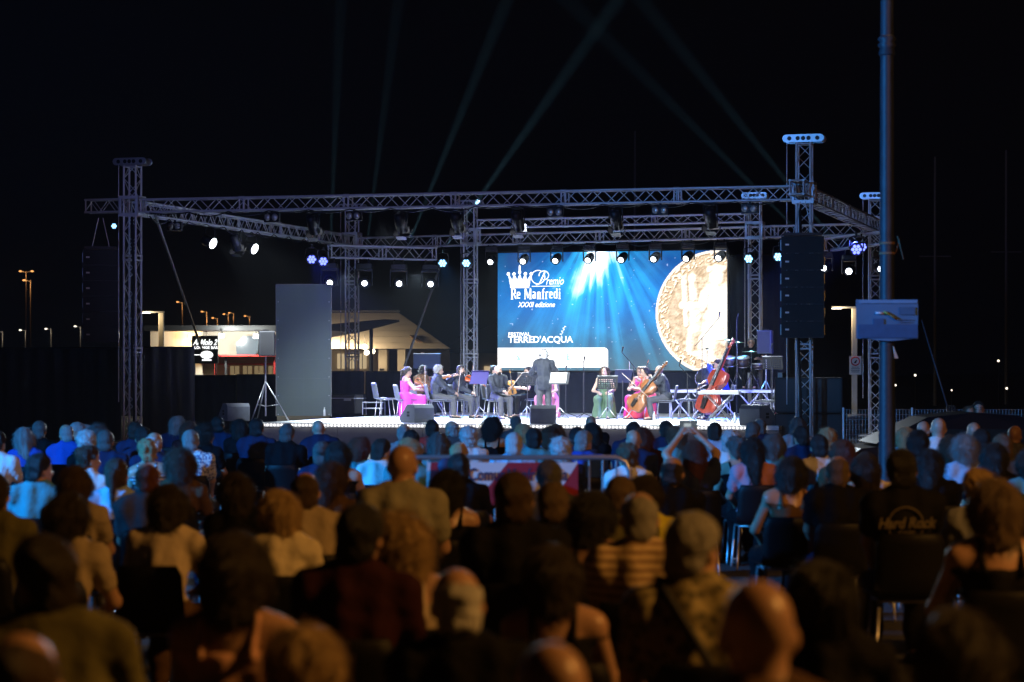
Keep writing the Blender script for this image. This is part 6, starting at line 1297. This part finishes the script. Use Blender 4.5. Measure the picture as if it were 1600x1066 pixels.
# two onlookers on a bench in front of the fence
bx = at(1521, 0, 35.5).x; t = thing('bench', 'bench under the two onlookers by the fence', 'bench', (bx, 35.6, 0)); k = MB(); k.box((0, 0, .43), (1.3, .4, .05)); k.build('seat', woodb, t)
for s_ in (-1, 1): k = MB(); k.box((s_*.5, 0, .2), (.06, .36, .405)); k.build('leg', greymetal, t)
for u, pose, hk, hc, tk, tc, lab, sc_l in ((1515, 'F0', 'long', 'light', 'tee', 'beige', 'fair woman facing the camera on the bench by the fence', .92), (1529, 'M0', 'short', 'dark', 'tee', 'ltblue', 'man in pale blue top beside the fair woman at the fence', .96)):
    J = PJ[pose]; p = thing('person', lab, 'person', (at(u, 0, 35.5).x, 35.5, 0), (0, 0, R(172))); p.scale = (sc_l,)*3
    put('body', pm(pose, 'body'), skin_mat('a'), p); put('shirt', pm(pose, tk), cloth_mat(tc), p); put('trousers', pm(pose, 'trousers'), cloth_mat('navy'), p); [put('shoe', pm(pose, ('shoe', i)), shoe_mat, p) for i in (0, 1)]; add_hair(p, J, hk, hc); face_bits(p, J)
t = thing('folded_tripod', 'dark folded lighting tripod with guy cable near the fence', 'tripod', (at(1492, 0, 33).x, 33, 0))
for i in range(4): a = R(70+i*14); k = MB(); k.tube([(-.1+i*.03, 0, 1.25), (.0+.13*i-.1, .06*i, .01)], .014, 6); k.build('leg', blackmetal, t)
k = MB(); k.tube([(-.09, 0, 1.2), tuple(at(1440, 500, 33.5)-Vector(t.location))], .012, 5); k.build('guy_cable', mat('cable_dark', (.05, .05, .06), .6), t)
for i, (u, vt, Y, l) in enumerate(((992, 205, 140, 'bare mast above the video screen'), (1461, 245, 120, 'bare boat mast right of the blue pole'), (1572, 235, 125, 'bare boat mast near the right picture edge'))):
    k = MB(); p = at(u, vt, Y); k.cyl((0, 0, 0), (0, 0, p.z), .09, .05); q = thing('boat_mast', l, 'mast', (p.x, Y, 0)); k.build('mast', mat('mast_grey', (.3, .3, .3), .5), q); k = MB(); k.cyl((-.8, 0, p.z*.6), (.8, 0, p.z*.6), .03); k.build('spreader', mat('mast_grey', (.3, .3, .3), .5), q)
for i, (u, v, l) in enumerate(((1430, 586.5, 'brighter left dock light'), (1399, 602, 'lowest dock light near the blue pole'), (1560, 564, 'upper dock light at far right'), (1573, 607, 'warm dock light at far right'), (1487, 610, 'small dock light above the tripod'))):
    Y = 110; p = at(u, v, Y); q = thing('dock_light', l, 'lamp', (p.x, Y, 0)); k = MB(); k.cyl((0, 0, 0), (0, 0, p.z-.05), .02, n=6); k.build('post', darkroof, q); k = MB(); k.ball((0, 0, p.z), .05 if i != 4 else .035, 8); k.build('bulb', emit('dock_glow', (1, .88, .68), 3), q)
# ---------------------------------------------------------------- crowd barrier with the town banner
yb = 17.6; xb0, xb1 = at(626, 0, yb).x, at(984, 0, yb).x; zb = at(0, 715, yb).z; t = thing('crowd_barrier', 'steel crowd barrier with red and white town banner', 'barrier', (xb0, yb, 0)); L = xb1-xb0; r_ = .1
k = MB(); k.tube([(0, 0, .06), (0, 0, zb-r_), (.03, 0, zb-.03), (r_, 0, zb), (L-r_, 0, zb), (L-.03, 0, zb-.03), (L, 0, zb-r_), (L, 0, .06)], .02, 8); k.build('frame', steel, t); k = MB(); k.cyl((0, 0, .2), (L, 0, .2), .014); k.build('lower_rail', steel, t)
for i in range(1, 17): k = MB(); k.cyl((L*i/17, 0, .2), (L*i/17, 0, zb-.02), .008, n=6); k.build('bar', steel, t)
for x_ in (.25, L-.25): k = MB(); k.box((x_, 0, .03), (.05, .5, .05)); k.build('foot', steel, t)
b1 = at(903, 0, yb).x-xb0; b0 = at(668, 0, yb).x-xb0; zt = zb-.035; zl = at(0, 789, yb).z; bn = MB(); bn.box(((b0+b1)/2, -.028, (zt+zl)/2), (b1-b0, .006, zt-zl)); bo = bn.build('banner', mat('banner_white', (.72, .72, .72), .7, var=.05), t)
redb = mat('banner_red', (.36, .02, .035), .7)
hB = zt-zl; xx = b1
for i in range(6):
    x1 = b1-i*.56; pol = [(x1-.16, zl), (x1+.0, zl), (x1+.0+hB*.72, zt), (x1-.16+hB*.72, zt)]; pol = [(x1-.20, zl), (x1+.06, zl), (x1+.06+.25, zt), (x1-.20+.25, zt)]
    c = [(min(max(px_, b0), b1), pz_) for px_, pz_ in pol]
    k = MB(); k.prism(c, -.0335, -.0325, Matrix(((1, 0, 0, 0), (0, 0, 1, 0), (0, 1, 0, 0), (0, 0, 0, 1)))); k.build('red_stripe', redb, bo)
ink = mat('banner_ink', (.03, .04, .10), .7)
def bput(me, u, v, name): p = at(u, v, yb); link(name, me, bo, (p.x-xb0, -.036, p.z), (R(90), 0, 0))
bput(text_mesh('Comune', .125, ink, 'banner_text', 'CENTER', .001, .002, .72), 766, 742, 'lettering'); bput(text_mesh('Manfredonia', .125, ink, 'banner_text', 'RIGHT', .001, .002, .70), 887, 742, 'lettering')
k = MB(); k.lathe([(.0001, 0), (.06, 0), (.06, .003), (.0001, .003)], n=16); bput(k.mesh('seal', ink), 697, 728, 'round_seal')
# ---------------------------------------------------------------- assumed lamps outside the picture, added to light the audience and rig
def assumed_side_lamp(x, y, label, p, h=7.5):
    t = thing('street_lamp_pole', label, 'street lamp', (x, y, 0)); k = MB(); k.lathe([(.16, 0), (.16, .25), (.085, .8), (.06, h)], n=16); k.build('pole', bluep, t); k = MB(); k.lathe([(.05, .2), (.2, .12), (.28, 0), (.26, -.02)], (0, 0, h), 16); k.build('lantern_hood', bluep, t); k = MB(); k.ball((0, 0, h-.02), (.22, .22, .06), 12); k.build('lantern_glass', emit('sodium_glow', (1, .55, .2), 12), t); point('assumed_street_lamp_light', (x, y, h-.32), p, SOD, .25)
assumed_side_lamp(8.6, 6.2, 'assumed unseen street lamp pole beside the audience, right of the picture', 3300)  # unseen lamp, assumed and added for the warm light on the near rows
t = thing('assumed_light_tower', 'assumed unseen lighting tower with blue floods behind the audience, left of the picture', 'truss tower', (-14, 12.5, 0)); truss_parts(t, (0, 0, 0), (0, 0, 6), .3, up=Vector((0, 1, 0))); k = MB(); k.cyl((-.8, 0, 5.8), (.8, 0, 5.8), .03); k.build('cross_bar', alu, t)  # unseen tower, assumed as the source of the blue light
for s_ in (-1, 0, 1): k = MB(); k.lathe([(.06, .2), (.15, .1), (.15, -.1), (.13, -.1)], (s_*.6, .1, 5.5), 12, rot=aim_rot((1, .7, -.25))); k.build('assumed_blue_flood', blackmetal, t)
spot('assumed_blue_flood_light', (-13.6, 12.8, 5.45), (0, 23.5, 1.0), 19000, (.03, .34, 1), 58, .5, .15)  # assumed flood, added for the blue on the farther rows
spot('assumed_rig_flood_light', (-14.0, 12.6, 5.7), S(7.5, 0, 5.2), 15000, (.20, .32, 1), 25, .5, .15)  # assumed flood, added to brighten the audience side of the trusses
spot('assumed_blue_flood_light', (-14.4, 12.8, 5.45), (7.5, 55, 6.2), 12000, (.06, .38, 1), 16, .6, .15)  # assumed flood, added to turn the right tower caps blue
